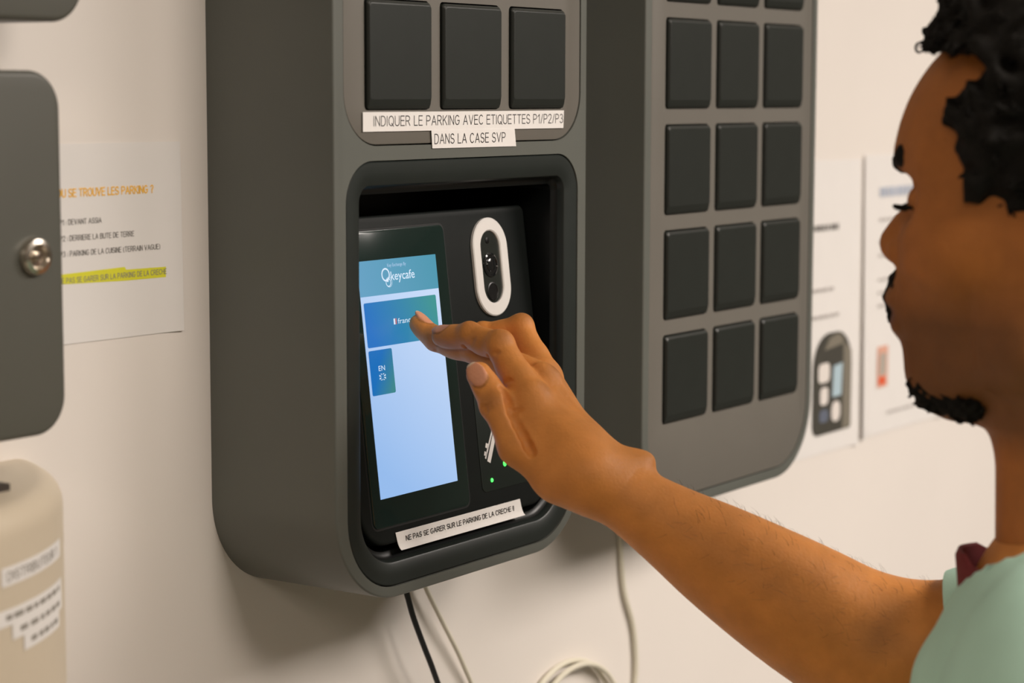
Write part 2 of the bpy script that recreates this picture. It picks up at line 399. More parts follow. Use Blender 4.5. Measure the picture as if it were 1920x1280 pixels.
flat('language_button', (0.0026, 0.0283, 0.0692, 0.0994), 0.0013, 0.00118, mat('small_button_light', (0, 0, 0), 0.3, grad=((0.008, 0.16, 0.50), (0.05, 0.24, 0.26), -0.6, 0.0, 0.85), estr=ES), glass)
M_wl = mat('white_screen_light', (0, 0, 0), 0.3, emit=(0.72, 0.85, 1.0), estr=ES)
M_pl = mat('pale_screen_light', (0, 0, 0), 0.3, emit=(0.45, 0.62, 0.85), estr=ES)
M_dl = mat('navy_screen_light', (0, 0, 0), 0.3, emit=(0.02, 0.10, 0.30), estr=ES)
M_rl = mat('red_screen_light', (0, 0, 0), 0.3, emit=(0.45, 0.16, 0.20), estr=ES)
t = fcon(0.00125)
text('lettering', 'Key Exchange By', 0.0325, 0.0535, 0.1541, 0.0023, t, M_pl, glass)
text('lettering', 'keycafe', 0.0352, 0.0622, 0.1449, 0.0060, t, M_wl, glass, 0.006)
bm = bmesh.new(); disc(bm, 0.0297, 0.1490, 0.0035, 0.0046, t); disc(bm, 0.0320, 0.1436, 0.0023, 0.0029, t)
disc(bm, 0.0327, 0.1438, 0.0032, 0.0035, t); disc(bm, 0.0313, 0.1450, 0, 0.0011, t); obj('ring_logo', bm, M_wl, glass, False)
text('lettering', 'français', 0.0382, 0.0600, 0.1150, 0.0037, t, M_wl, glass)
bm = bmesh.new(); strip(bm, [(0.0335, 0.11685), (0.0352, 0.11685)], 0.0040, t); obj('flag_icon', bm, M_wl, glass, False)
bm = bmesh.new(); strip(bm, [(0.0354, 0.11685), (0.0370, 0.11685)], 0.0040, t); obj('flag_icon', bm, M_rl, glass, False)
text('lettering', 'EN', 0.0119, 0.0188, 0.0853, 0.0035, t, M_wl, glass)
bm = bmesh.new()
for sx in (-1, 1):
    for sy in (-1, 1):
        cx, cy = 0.0154+sx*0.0020, 0.0811+sy*0.0012
        bm.faces.new([bm.verts.new(t(cx+sx*p, cy+sy*q)) for p, q in ((-0.0014, 0.0001), (0.0003, 0.0010), (-0.0014, 0.0010))])
        bm.faces.new([bm.verts.new(t(cx+sx*p, cy+sy*q)) for p, q in ((-0.0010, -0.0008), (0.0014, -0.0008), (0.0014, 0.0005))])
obj('flag_icon', bm, M_wl, glass, False)

# paper label strips on the cabinet
def fy(y): return lambda x, z: (x, y, z)
def label_strip(name, quad, y, bend=0.0):
    bm = bmesh.new()
    (x0, z0), (x1, z1), (x2, z2), (x3, z3) = quad; n = 10
    rows = []
    for yy in (y, y-0.0002):
        row = []
        for i in range(n+1):
            s = i/n
            row.append((bm.verts.new((x0+(x1-x0)*s, yy-bend*math.sin(s*9), z0+(z1-z0)*s)), bm.verts.new((x3+(x2-x3)*s, yy-bend*math.cos(s*7), z3+(z2-z3)*s))))
        rows.append(row)
    for i in range(n):
        a, b = rows[1][i], rows[1][i+1]; bm.faces.new((a[0], b[0], b[1], a[1]))
        a, b = rows[0][i], rows[0][i+1]; bm.faces.new((a[0], a[1], b[1], b[0]))
        for k in (0, 1):
            bm.faces.new((rows[0][i][k], rows[1][i][k], rows[1][i+1][k], rows[0][i+1][k]))
    bm.faces.new((rows[0][0][0], rows[0][0][1], rows[1][0][1], rows[1][0][0])); bm.faces.new((rows[0][n][0], rows[0][n][1], rows[1][n][1], rows[1][n][0]))
    return bm
bm = label_strip('s', [(-0.0041, 1.6253), (0.2337, 1.6250), (0.2344, 1.6378), (-0.0041, 1.6379)], -0.0004)
sA = tag(obj('label_strip', bm, M_paper, cab, False), 'long white strip lettered INDIQUER LE PARKING, below the key doors')
caps('lettering', 'INDIQUER LE PARKING AVEC ETIQUETTES P1/P2/P3', 0.0072, 0.2328, 1.6289, 0.0062, fy(-0.00068), M_ink, sA, 0.10)
bm = label_strip('s', [(0.0711, 1.6133), (0.1716, 1.6129), (0.1696, 1.6253), (0.0699, 1.6254)], -0.0006, 0.00004)
sB = tag(obj('label_strip', bm, M_paper, cab, False), 'short white strip lettered DANS LA CASE SVP')
caps('lettering', 'DANS LA CASE SVP', 0.0736, 0.1578, 1.6164, 0.0063, fy(-0.00092), M_ink, sB, 0.10)
# strip across the foot of the console
bm = bmesh.new(); rows = []
prof = [(-0.0243, 0.0006), (-0.0300, 0.0006), (-0.0325, 0.0008), (-0.0350, 0.0014), (-0.0366, 0.0026)]
for b, c in prof:
    rows.append([(bm.verts.new(con(a-(b+0.0243)*0.17, c, b)), bm.verts.new(con(a-(b+0.0243)*0.17, c+0.0002, b))) for a in (0.0130, 0.05, 0.09, 0.13, 0.1632)])
for r, q in zip(rows, rows[1:]):
    for i in range(4):
        for k in (0, 1): bm.faces.new((r[i][k], r[i+1][k], q[i+1][k], q[i][k]))
sC = tag(obj('label_strip', bm, M_paper, cab, True), 'white strip lettered NE PAS SE GARER, across the foot of the console')
caps('lettering', 'NE PAS SE GARER SUR LE PARKING DE LA CRECHE !!', 0.0236, 0.1540, -0.0313, 0.0032, fcon(0.00112), M_ink, sC, 0.17)

# --- extension cabinet with key doors only
EX0, EX1 = 0.3520, 0.6508
ext = thing('key_cabinet', (0.5014, WALL, CZ0), 'grey wall-mounted key cabinet with only rows of dark square doors and no screen', 'key cabinet')
PAN2 = (0.3620, 0.6410, 1.3240, 1.975); PR2 = (0.056, 0.056, 0.05, 0.05)
c1 = bmesh.new(); loft(c1, [(rr_in(PAN2, PR2, -0.0009, 14), 0.006), (rr_in(PAN2, PR2, -0.0009, 14), -0.02)])
c2 = bmesh.new(); loft(c2, [(rrect(0.376, 0.626, 1.378, 1.95, 0.004, 4), 0.03), (rrect(0.376, 0.626, 1.378, 1.95, 0.004, 4), -0.02)])
link('housing', shell_mesh(EX0, EX1, CZ0, CZ1, [c1, c2]), M_shell, ext, True)
d2 = [(0.3847+j*PX, 1.7088+(1-i)*PZ) for i in range(5) for j in range(3)]
link('slot_panel', panel_mesh(PAN2, PR2, d2), M_panel, ext, True)
for k, (x, z) in enumerate(d2):
    d = door0.copy(); COL.objects.link(d); d.parent = ext; d.location = Vector((x, 0, z))-ext.location

# ------------------------------------------------------------------ things on the left of the wall
def grey_box(rect, r, yf, label, cat, lock=None):
    t = thing('lock_box', ((rect[0]+rect[1])/2, WALL, rect[2]), label, cat)
    bm = bmesh.new(); fillet_plate(bm, rect, r, WALL, yf+0.004, 0.002, 12, 3)
    obj('body', bm, M_shell, t)
    bm = bmesh.new(); fillet_plate(bm, rect, r, yf+0.0045, yf, 0.0035, 12, 5)
    dr = obj('door', bm, mat('grey_door_paint', (0.080, 0.080, 0.066), 0.45, noise=0.03, nscale=15), t)
    if lock:
        x, z = lock
        f = lambda a, c, b: (x+a, yf-c, z+b)
        lk = obj('lock_cylinder', turned([(0.0108, -0.001), (0.0108, 0.0024), (0.0098, 0.0042), (0.0074, 0.0048), (0.0066, 0.0040), (0.0060, 0.0022), (0.0034, 0.0020)], 0, 0, f, 36), M_steel, dr)
        obj('key_plug', turned([(0.0026, 0.0015), (0.0026, 0.0046), (0.0018, 0.0052)], 0, 0, f, 24), M_steel, lk)
    return t
grey_box((-0.47, -0.2290, 1.4562, 1.6622), 0.022, 0.040, 'grey metal box with a round nickel lock, beside the parking notice', 'lock box', (-0.2525, 1.5585))
grey_box((-0.47, -0.2085, 1.6893, 1.90), 0.024, 0.040, 'grey metal box at the top left, only its rounded lower corner in view', 'lock box')

# beige dispenser with a bowed front
DC = (-0.375, 0.182); DRAD = 0.2
disp = thing('dispenser', (-0.375, WALL, 1.14), 'beige bowed-front dispenser with white label strips, below the lock box', 'dispenser')
bm = bmesh.new()
def bow(s, z):
    P = []
    a1 = math.acos((DC[1]-WALL)/DRAD)
    for i in range(49):
        a = -a1+2*a1*i/48
        P.append((DC[0]+(DRAD*math.sin(a))*s, WALL-((DRAD*math.cos(a)-(DC[1]-WALL)))*s, z))
    return P
loops = []
ZTOP = 1.431
for z, s in [(1.14, 0.985), (1.145, 1.0)]+[(ZTOP-0.016*(1-math.sin(a)), 1-0.1*(1-math.cos(a))) for a in [math.pi/2*i/6 for i in range(7)]]:
    loops.append([bm.verts.new(p) for p in bow(s, z)])
for a, b in zip(loops, loops[1:]):
    for i in range(len(a)): bm.faces.new((a[i], a[(i+1) % len(a)], b[(i+1) % len(b)], b[i]))
bm.faces.new(loops[0]); bm.faces.new(loops[-1])
obj('body', bm, M_beige, disp)
bm = bmesh.new(); box(bm, -0.345, -0.2835, 0.03, 0.085, ZTOP-0.001, ZTOP+0.004); obj('top_slot', bm, mat('slot_brown', (0.03, 0.022, 0.018), 0.5), disp, False)
def fbow(c):
    return lambda s, z: (DC[0]+(DRAD+c)*math.sin(s/DRAD), DC[1]-(DRAD+c)*math.cos(s/DRAD), z)
def bow_strip(s0, s1, z0, z1, tilt=0.0):
    bm = bmesh.new(); f0, f1 = fbow(0.0001), fbow(0.0004); n = 14
    for f in (f0, f1):
        r = [(bm.verts.new(f(s0+(s1-s0)*i/n, z0+tilt*i/n)), bm.verts.new(f(s0+(s1-s0)*i/n, z1+tilt*i/n))) for i in range(n+1)]
        for a, b in zip(r, r[1:]): bm.faces.new((a[0], b[0], b[1], a[1]))
    return bm
SB = DRAD*math.radians(37)   # arc length of the labels' right end
l1 = tag(obj('label_strip', bow_strip(SB-0.085, SB-0.002, 1.3905, 1.4005), M_paper, disp), 'upper label strip of the dispenser')
caps('lettering', 'DISTRIBUTEUR 1', SB-0.080, SB-0.012, 1.3931, 0.0048, fbow(0.0006), mat('grey_ink', (0.30, 0.28, 0.25), 0.6), l1, 0.16)
for (a, b, z) in ((SB-0.090, SB, 1.3690), (SB-0.076, SB+0.001, 1.3605), (SB-0.064, SB-0.008, 1.3520)):
    l = tag(obj('label_strip', bow_strip(a, b, z, z+0.0088), M_paper, disp), 'lower label strip of the dispenser')
    bm = bmesh.new(); f = fbow(0.0006); rnd = random.Random(int(z*1e5)); s = a+0.008
    while s < b-0.008:
        w = rnd.uniform(0.004, 0.010); w = min(w, b-0.004-s)
        n = 5; r = [(bm.verts.new(f(s+w*i/n, z+0.0030)), bm.verts.new(f(s+w*i/n, z+0.0060))) for i in range(n+1)]
        for p, q in zip(r, r[1:]): bm.faces.new((p[0], q[0], q[1], p[1]))
        s += w+rnd.uniform(0.002, 0.004)
    obj('blurred_print', bm, mat('grey_ink', (0.30, 0.28, 0.25), 0.6), l)

# ------------------------------------------------------------------ papers on the wall
def sheet(name, quad, y, label, curl=0.0, material=None):
    """quad: bl, br, tr, tl in (x, z); a thin sheet taped to the wall"""
    bm = bmesh.new(); n = 12; G = []
    for yy in (y, y-0.0003):
        g = []
        for i in range(n+1):
            row = []
            for j in range(n+1):
                s, t = i/n, j/n
                x = (1-s)*(1-t)*quad[0][0]+s*(1-t)*quad[1][0]+s*t*quad[2][0]+(1-s)*t*quad[3][0]
                z = (1-s)*(1-t)*quad[0][1]+s*(1-t)*quad[1][1]+s*t*quad[2][1]+(1-s)*t*quad[3][1]
                row.append(bm.verts.new((x, yy-curl*(abs(s-0.5)*2)**16*(0.35+0.65*(1-t)), z)))
            g.append(row)
        G.append(g)
    for g in G:
        for i in range(n):
            for j in range(n): bm.faces.new((g[i][j], g[i+1][j], g[i+1][j+1], g[i][j+1]))
    for i in range(n):
        for (a, b) in (((i, 0), (i+1, 0)), ((i, n), (i+1, n)), ((0, i), (0, i+1)), ((n, i), (n, i+1))):
            bm.faces.new((G[0][a[0]][a[1]], G[0][b[0]][b[1]], G[1][b[0]][b[1]], G[1][a[0]][a[1]]))
    o = obj(name, bm, material or M_sheet, None, True)
    return tag(o, label, 'paper')
M_text = mat('grey_print', (0.22, 0.21, 0.20), 0.6, noise=0.05)
M_orange = mat('orange_print', (0.95, 0.52, 0.05), 0.6, noise=0.03)
M_yellow = mat('yellow_highlighter', (0.72, 0.70, 0.03), 0.6, noise=0.04)
no = sheet('paper_notice', [(-0.262, 1.4966), (-0.0604, 1.4956), (-0.0608, 1.6186), (-0.262, 1.6192)], WALL-0.0004, 'white parking notice with orange title and yellow highlighted line', 0.0014)
yt = WALL-0.00095
f = fy(yt)
caps('lettering', 'OU SE TROUVE LES PARKING ?', -0.1700, -0.0863, 1.5866, 0.0046, f, M_orange, no, 0.17)
caps('lettering', 'P1 : DEVANT ASSIA', -0.1685, -0.1330, 1.5696, 0.0031, f, M_text, no, 0.14)
caps('lettering', 'P2 : DERRIERE LA BUTE DE TERRE', -0.1685, -0.1044, 1.5597, 0.0031, f, M_text, no, 0.14)
caps('lettering', 'P3 : PARKING DE LA CUISINE (TERRAIN VAGUE)', -0.1685, -0.0808, 1.5502, 0.0031, f, M_text, no, 0.14)
bm = bmesh.new(); q = fy(yt+0.00008)
bm.faces.new([bm.verts.new(q(*p)) for p in ((-0.1735, 1.5335), (-0.112, 1.5318), (-0.0738, 1.5316), (-0.0738, 1.5383), (-0.112, 1.5388), (-0.113, 1.5406), (-0.1735, 1.5393))])
obj('highlighter_mark', bm, M_yellow, no, False)
caps('lettering', 'NE PAS SE GARER SUR LA PARKING DE LA CRECHE', -0.1700, -0.0752, 1.5338, 0.0031, f, M_text, no, 0.14)

# sheet with the picture of a key cabinet
pa = sheet('paper_sheet', [(0.765, 1.285), (0.9745, 1.2830), (0.9715, 1.5830), (0.765, 1.5850)], WALL-0.0004, 'white sheet with a printed picture of a key cabinet, beside the door-only key cabinet', 0.003)
yp = WALL-0.0016
def prt(name, pts, m, y=yp, parent=None):
    bm = bmesh.new(); bm.faces.new([bm.verts.new((x, y, z)) for x, z in pts]); return obj(name, bm, m, parent, False)
M_pg = mat('print_dark_grey', (0.055, 0.052, 0.042), 0.6); M_pg2 = mat('print_mid_grey', (0.20, 0.18, 0.14), 0.6)
M_pb = mat('print_blue', (0.42, 0.55, 0.62), 0.6); M_pw = mat('print_pale', (0.75, 0.70, 0.66), 0.6); M_pn = mat('print_navy', (0.12, 0.14, 0.19), 0.6)
M_red = mat('print_red', (0.72, 0.10, 0.03), 0.6); M_tan = mat('print_tan', (0.42, 0.38, 0.33), 0.6)
pic = prt('printed_picture', rrect(0.868, 0.958, 1.3035, 1.4075, (0.012, 0.004, 0.036, 0.036), 10), M_pg, parent=pa)
prt('printed_picture', [(0.938, 1.3035), (0.957, 1.306), (0.957, 1.385), (0.938, 1.396)], M_pg2, yp-0.00012, pa)
prt('printed_picture', [(0.893, 1.390), (0.905, 1.402), (0.925, 1.4055), (0.937, 1.400), (0.937, 1.394)], M_pg2, yp-0.00012, pa)
prt('printed_picture', [(0.913, 1.340), (0.934, 1.340), (0.936, 1.374), (0.915, 1.372)], M_pb, yp-0.00012, pa)
prt('printed_picture', rrect(0.880, 0.906, 1.357, 1.377, 0.006, 4), M_pw, yp-0.00012, pa)
prt('printed_picture', rrect(0.885, 0.903, 1.334, 1.352, 0.005, 4), M_pw, yp-0.00012, pa)
prt('printed_picture', rrect(0.884, 0.904, 1.316, 1.329, 0.005, 4), M_pn, yp-0.00012, pa)
prt('printed_picture', rrect(0.912, 0.932, 1.314, 1.335, 0.008, 5), M_pw, yp-0.00012, pa)
def print_line(x0, x1, z, h, m, parent, seed):
    rnd = random.Random(seed); x = x0; bm = bmesh.new()
    while x < x1-0.003:
        w = min(rnd.uniform(0.004, 0.013), x1-x)
        bm.faces.new([bm.verts.new((a, yp, b)) for a, b in ((x, z), (x+w, z), (x+w, z+h), (x, z+h))]); x += w+rnd.uniform(0.002, 0.004)
    obj('blurred_print', bm, m, parent, False)
M_faint = mat('faint_print', (0.45, 0.42, 0.40), 0.6)
print_line(0.800, 0.925, 1.513, 0.006, M_text, pa, 1); print_line(0.800, 0.912, 1.451, 0.0035, M_faint, pa, 2); print_line(0.800, 0.925, 1.4235, 0.0035, M_faint, pa, 3)
# sheet with the red framed code
pb = sheet('paper_sheet', [(0.9825, 1.2870), (1.196, 1.2860), (1.192, 1.5860), (0.9790, 1.5870)], WALL-0.0006, 'white sheet with a small red and grey printed tag, partly behind the face', 0.004)
prt('printed_tag', rrect(1.022, 1.049, 1.337, 1.3815, 0.002, 3), mat('print_salmon', (0.70, 0.38, 0.28), 0.6), parent=pb)
prt('printed_tag', [(1.027, 1.350), (1.044, 1.350), (1.045, 1.3735), (1.028, 1.3735)], M_tan, yp-0.00012, pb)
prt('printed_tag', [(1.026, 1.340), (1.043, 1.3395), (1.0435, 1.348), (1.0265, 1.3485)], M_red, yp-0.00012, pb)
print_line(1.020, 1.120, 1.542, 0.010, mat('print_blue_grey', (0.45, 0.50, 0.60), 0.6), pb, 4)
for k, z in enumerate((1.516, 1.492, 1.478, 1.452, 1.438, 1.424)): print_line(1.020, 1.150-0.01*k, z, 0.003, M_faint, pb, 10+k)
print_line(1.05, 1.15, 1.306, 0.003, M_faint, pb, 31)

# ------------------------------------------------------------------ cables
def cable(name, pts, r, m, label):
    bm = bmesh.new(); tube(bm, spline(pts, 8), r, 10); o = obj(name, bm, m, None, True); return tag(o, label, 'cable')
yc = WALL-0.003
cable('power_cable', [(0.144, 0.085, 1.319), (0.1475, 0.085, 1.302), (0.1517, 0.085, 1.2911), (0.1576, 0.085, 1.2759), (0.1641, 0.085, 1.2604), (0.1768, 0.085, 1.2366), (0.1876, 0.086, 1.2194), (0.1986, 0.088, 1.2028), (0.225, 0.094, 1.168), (0.25, yc, 1.13)], 0.0023, M_black_cable, 'black cable hanging below the touchscreen key cabinet')
cable('data_cable', [(0.178, 0.096, 1.319), (0.184, 0.097, 1.300), (0.1953, 0.098, 1.2792), (0.2021, 0.098, 1.2684), (0.2201, 0.098, 1.2431), (0.2400, 0.099, 1.2169), (0.2610, 0.101, 1.1874), (0.29, yc, 1.145), (0.31, yc, 1.11)], 0.0019, M_white_cable, 'thin white cable beside the black cable below the touchscreen cabinet')
cable('data_cable', [(0.486, yc, 1.318), (0.488, yc, 1.290), (0.490, yc, 1.268), (0.497, yc, 1.219), (0.5135, yc, 1.182), (0.519, yc, 1.152), (0.518, yc, 1.127), (0.510, yc, 1.09)], 0.0026, M_white_cable, 'white cable hanging below the door-only key cabinet, behind the forearm')
P = []
for i in range(40):
    a = math.radians(200-i*15.0); k = i/39
    P.append((0.402+0.010*k+0.070*math.cos(a), yc-0.0045*((i*15) // 180 % 4)*0.7-0.001, 1.112-0.006*k+0.0615*math.sin(a)))
cable('coiled_cable', P, 0.0024, M_white_cable, 'loops of coiled white cable at the bottom edge between the cabinets')

# ------------------------------------------------------------------ the person
def smin(a, b, k):
    h = np.maximum(k-np.abs(a-b), 0.0)/k
    return np.minimum(a, b)-h*h*k*0.25
def smax(a, b, k): return -smin(-a, -b, k)
class Field:
    """signed distance samples on a box grid; axes = rows of the local frame (world = org + A^T i h)"""
    def __init__(s, org, A, size, h):
        s.org = np.array(org, float); s.A = np.array(A, float); s.h = h
        s.n = tuple(int(math.ceil(q/h))+1 for q in size)
        s.F = np.full(s.n, 0.5, np.float32)
    def like(s):
        o = Field.__new__(Field); o.org, o.A, o.h, o.n = s.org, s.A, s.h, s.n; o.F = np.full(s.n, 0.5, np.float32); return o
    def loc(s, p): return s.A @ (np.array(p, float)-s.org)
    def grid(s, lo, hi):
        sl = tuple(slice(max(int(a/s.h), 0), min(int(b/s.h)+2, n)) for a, b, n in zip(lo, hi, s.n))
        ax = [np.arange(q.start, q.stop, dtype=np.float32)*s.h for q in sl]
        return sl, ax
    def cone(s, a, b, ra, rb, k=0.003, flat=None, op='add', m=0.014):
        """rounded cone from a to b; flat = (world direction, factor) squashes the section"""
        a, b = s.loc(a), s.loc(b); R = max(ra, rb)*(1 if flat is None else max(1, flat[1]))+m
        sl, ax = s.grid(np.minimum(a, b)-R, np.maximum(a, b)+R)
        if any(q.stop <= q.start for q in sl): return s
        X, Y, Z = np.meshgrid(*ax, indexing='ij', sparse=True)
        ba = b-a; l2 = max(float(ba@ba), 1e-12)
        t = np.clip(((X-a[0])*ba[0]+(Y-a[1])*ba[1]+(Z-a[2])*ba[2])/l2, 0, 1)
        qx, qy, qz = X-(a[0]+t*ba[0]), Y-(a[1]+t*ba[1]), Z-(a[2]+t*ba[2])
        sc = 1.0
        if flat is not None:
            n = s.A @ np.array(flat[0], float); n /= np.linalg.norm(n); f = flat[1]
            c = (qx*n[0]+qy*n[1]+qz*n[2])*(1/f-1)
            qx, qy, qz = qx+c*n[0], qy+c*n[1], qz+c*n[2]; sc = min(1.0, f)
        d = (np.sqrt(qx*qx+qy*qy+qz*qz)-(ra+t*(rb-ra)))*sc
        if op == 'add': s.F[sl] = smin(s.F[sl], d, k)
        else: s.F[sl] = smax(s.F[sl], -d, k)
        return s
    def ell(s, c, ax3, r, k=0.004, op='add', m=0.014):
        """ellipsoid: ax3 = three world directions, r = three radii"""
        c = s.loc(c); R = max(r)+m; sl, ax = s.grid(c-R, c+R)
        if any(q.stop <= q.start for q in sl): return s
        X, Y, Z = np.meshgrid(*ax, indexing='ij', sparse=True); X, Y, Z = X-c[0], Y-c[1], Z-c[2]
        q = g = 0
        for e, rr in zip(ax3, r):
            e = s.A @ np.array(e, float); e = e/np.linalg.norm(e); p = X*e[0]+Y*e[1]+Z*e[2]
            q = q+(p/rr)**2; g = g+(p/rr/rr)**2
        d = np.sqrt(q)*(np.sqrt(q)-1)/np.maximum(np.sqrt(g), 1e-6)
        if op == 'add': s.F[sl] = smin(s.F[sl], d, k)
        else: s.F[sl] = smax(s.F[sl], -d, k)
        return s
    def mesh(s):
        """surface nets: verts (world), quads"""
        F = s.F; ins = F < 0; c = np.zeros(tuple(q-1 for q in s.n), np.int8)
        offs = [(i, j, k) for i in (0, 1) for j in (0, 1) for k in (0, 1)]
        for o in offs: c += ins[o[0]:o[0]+c.shape[0], o[1]:o[1]+c.shape[1], o[2]:o[2]+c.shape[2]]
        act = np.argwhere((c > 0) & (c < 8))
        idx = np.full(c.shape, -1, np.int64); idx[act[:, 0], act[:, 1], act[:, 2]] = np.arange(len(act))
        V = {o: F[act[:, 0]+o[0], act[:, 1]+o[1], act[:, 2]+o[2]] for o in offs}
        sm = np.zeros((len(act), 3)); ct = np.zeros(len(act))
        for o in offs:
            for ax in range(3):
                if o[ax]: continue
                p = list(o); p[ax] = 1; p = tuple(p); a, b = V[o], V[p]; m = (a < 0) != (b < 0)
                t = np.where(m, a/np.where(m, a-b, 1), 0)
                q = np.tile(np.array(o, float), (len(act), 1)); q[:, ax] = t
                sm += q*m[:, None]; ct += m
        P = (act+sm/ct[:, None])*s.h
        quads = []
        for ax in range(3):
            sl0 = [slice(1, -1)]*3; sl1 = [slice(1, -1)]*3; sl0[ax] = slice(0, -1); sl1[ax] = slice(1, None)
            a, b = ins[tuple(sl0)], ins[tuple(sl1)]
            e = np.argwhere(a != b); flip = a[e[:, 0], e[:, 1], e[:, 2]]
            e = e+1; e[:, ax] -= 1
            u, w = [q for q in range(3) if q != ax]
            def cell(du, dw):
                q = e.copy(); q[:, u] -= du; q[:, w] -= dw; return idx[q[:, 0], q[:, 1], q[:, 2]]
            Q = np.stack([cell(1, 1), cell(0, 1), cell(0, 0), cell(1, 0)], 1)
            if ax == 1: flip = ~flip
            Q[~flip] = Q[~flip][:, ::-1]
            quads.append(Q)
        Q = np.concatenate(quads); Q = Q[(Q >= 0).all(1)]
        return s.org+P @ s.A, Q
def np_mesh(P, Q, name='m'):
    me = bpy.data.meshes.new(name); me.vertices.add(len(P)); me.vertices.foreach_set('co', np.ascontiguousarray(P, np.float32).ravel())
    me.loops.add(Q.size); me.loops.foreach_set('vertex_index', np.ascontiguousarray(Q, np.int32).ravel())
    me.polygons.add(len(Q)); me.polygons.foreach_set('loop_start', np.arange(0, Q.size, Q.shape[1], dtype=np.int32))
    me.polygons.foreach_set('loop_total', np.full(len(Q), Q.shape[1], np.int32))
    me.polygons.foreach_set('use_smooth', np.ones(len(Q), bool)); me.update(calc_edges=True); me.validate(); return me
def set_tint(me, C):
    a = me.color_attributes.new('tint', 'FLOAT_COLOR', 'POINT')
    a.data.foreach_set('color', np.concatenate([C, np.ones((len(C), 1))], 1).astype(np.float32).ravel())
def seg_dist(P, a, b):
    a, b = np.array(a), np.array(b); ba = b-a; t = np.clip(((P-a)@ba)/(ba@ba), 0, 1)
    return np.linalg.norm(P-(a+t[:, None]*ba), axis=1), t
def relax(P, Q, it=1, w=0.5):
    for _ in range(it):
        S_ = np.zeros_like(P); n = np.zeros(len(P))
        for i in range(4):
            np.add.at(S_, Q[:, i], P[Q[:, i-1]]+P[Q[:, (i+1) % 4]]); np.add.at(n, Q[:, i], 2)
        P = P*(1-w)+w*S_/np.maximum(n, 1)[:, None]
    return P
def unit(v): v = np.array(v, float); return v/np.linalg.norm(v)

SKIN = np.array((0.64, 0.25, 0.058))
M_skin = mat('skin', (0.4, 0.2, 0.1), 0.56, noise=0.10, nscale=55, bump=0.32, bscale=450, sss=0.08, attr='tint', spec=0.32)

# ---- right arm and hand.  Joint: (u, v, depth) seen by the photograph's camera
DM = 1.4915                      # the middle fingertip rests on the glass
J = dict(
    elbow=at(1664, 1234, 1.395), wrist=at(1116, 894, 1.398), shoulder=at(2247, 1150, 1.330),
    i0=at(994, 746, 1.411), i1=at(937, 648, 1.431), i2=at(881, 629, 1.448), i3=at(829, 630, 1.461),
    m0=at(1014, 712, 1.431), m1=at(893, 656, 1.462), m2=at(817, 636, 1.477), m3=at(785, 606, 1.4830),
    r0=at(1016, 702, 1.450), r1=at(976, 615, 1.470), r2=at(906, 627, 1.476), r3=at(862, 645, 1.480),
    l0=at(1018, 710, 1.466), l1=at(990, 648, 1.483), l2=at(945, 655, 1.487), l3=at(912, 668, 1.487),
    t0=at(1052, 890, 1.396), t1=at(972, 836, 1.399), t2=at(931, 757, 1.404), t3=at(898, 702, 1.411))
LAT = unit(J['l0']-J['i0']); AXH = unit(J['m0']-J['wrist'])
DOR = unit(np.cross(AXH, LAT))
if DOR @ FW > 0: DOR = -DOR      # back of the hand looks toward the camera side
AXF = unit(J['wrist']-J['elbow'])
e1 = unit(J['i3']-J['elbow']); e2 = unit(np.cross(e1, (0, 0, 1))); e3 = np.cross(e1, e2)
A = np.array([e1, e2, e3])
pts = np.array([A @ (p-J['elbow']) for k, p in J.items() if k != 'shoulder']+[A @ (J['elbow']+0.10*unit(J['shoulder']-J['elbow'])-J['elbow'])])
lo = pts.min(0)-0.055; hi = pts.max(0)+np.array((0.025, 0.05, 0.05))
F0 = Field(J['elbow']+lo @ A, A, hi-lo, 0.0009)

def finger(n, r, dors):
    """one bent finger: three tapering phalanges, padded below, narrower at the joints"""
    G = F0.like(); p = [J[n+str(i)] for i in range(4)]
    for i in range(3):
        G.cone(p[i], p[i+1], r[i], r[i+1], 0.004)
        mid = (p[i]+p[i+1])/2; ax = unit(p[i+1]-p[i]); dn = unit(dors-ax*(dors@ax))
        if i < 2:   # pad between the creases
            G.ell(mid-dn*r[i]*0.28, (ax, dn, np.cross(ax, dn)), (np.linalg.norm(p[i+1]-p[i])*0.42, r[i]*0.80, r[i]*0.86), 0.004)
        else:
            G.ell(mid-dn*r[i]*0.16+ax*0.002, (ax, dn, np.cross(ax, dn)), (np.linalg.norm(p[3]-p[2])*0.60, r[3]*1.0, r[3]*1.02), 0.004)
    for i in (1, 2):  # knuckle on the back, flexion crease below
        ax = unit(unit(p[i+1]-p[i])+unit(p[i]-p[i-1])); dn = unit(dors-ax*(dors@ax)); sd = np.cross(ax, dn)
        G.ell(p[i]+dn*r[i]*0.35, (ax, dn, sd), (r[i]*0.75, r[i]*0.78, r[i]*0.80), 0.004)
        for q in (np.linspace(-1.1, 1.1, 12) if n == 'i' else ()):
            c0 = p[i]+(-dn*math.cos(q)+sd*math.sin(q))*r[i]*1.06; c1 = p[i]+(-dn*math.cos(q+0.2)+sd*math.sin(q+0.2))*r[i]*1.06
            G.cone(c0, c1, 0.0011, 0.0011, 0.0016, op='sub')
    return G
CAMD = -FW
dI = unit(0.75*UP+0.65*CAMD+0.25*RT); dM = unit(0.85*UP+0.45*CAMD+0.1*RT); dR = unit(0.85*UP+0.3*CAMD+0.35*RT)
gi = finger('i', (0.0108, 0.0094, 0.0080, 0.0071), dI)
gm = finger('m', (0.0106, 0.0092, 0.0076, 0.0062), dM)
gr = finger('r', (0.0100, 0.0086, 0.0074, 0.0064), dR)
gl = finger('l', (0.0090, 0.0076, 0.0066, 0.0058), dR)
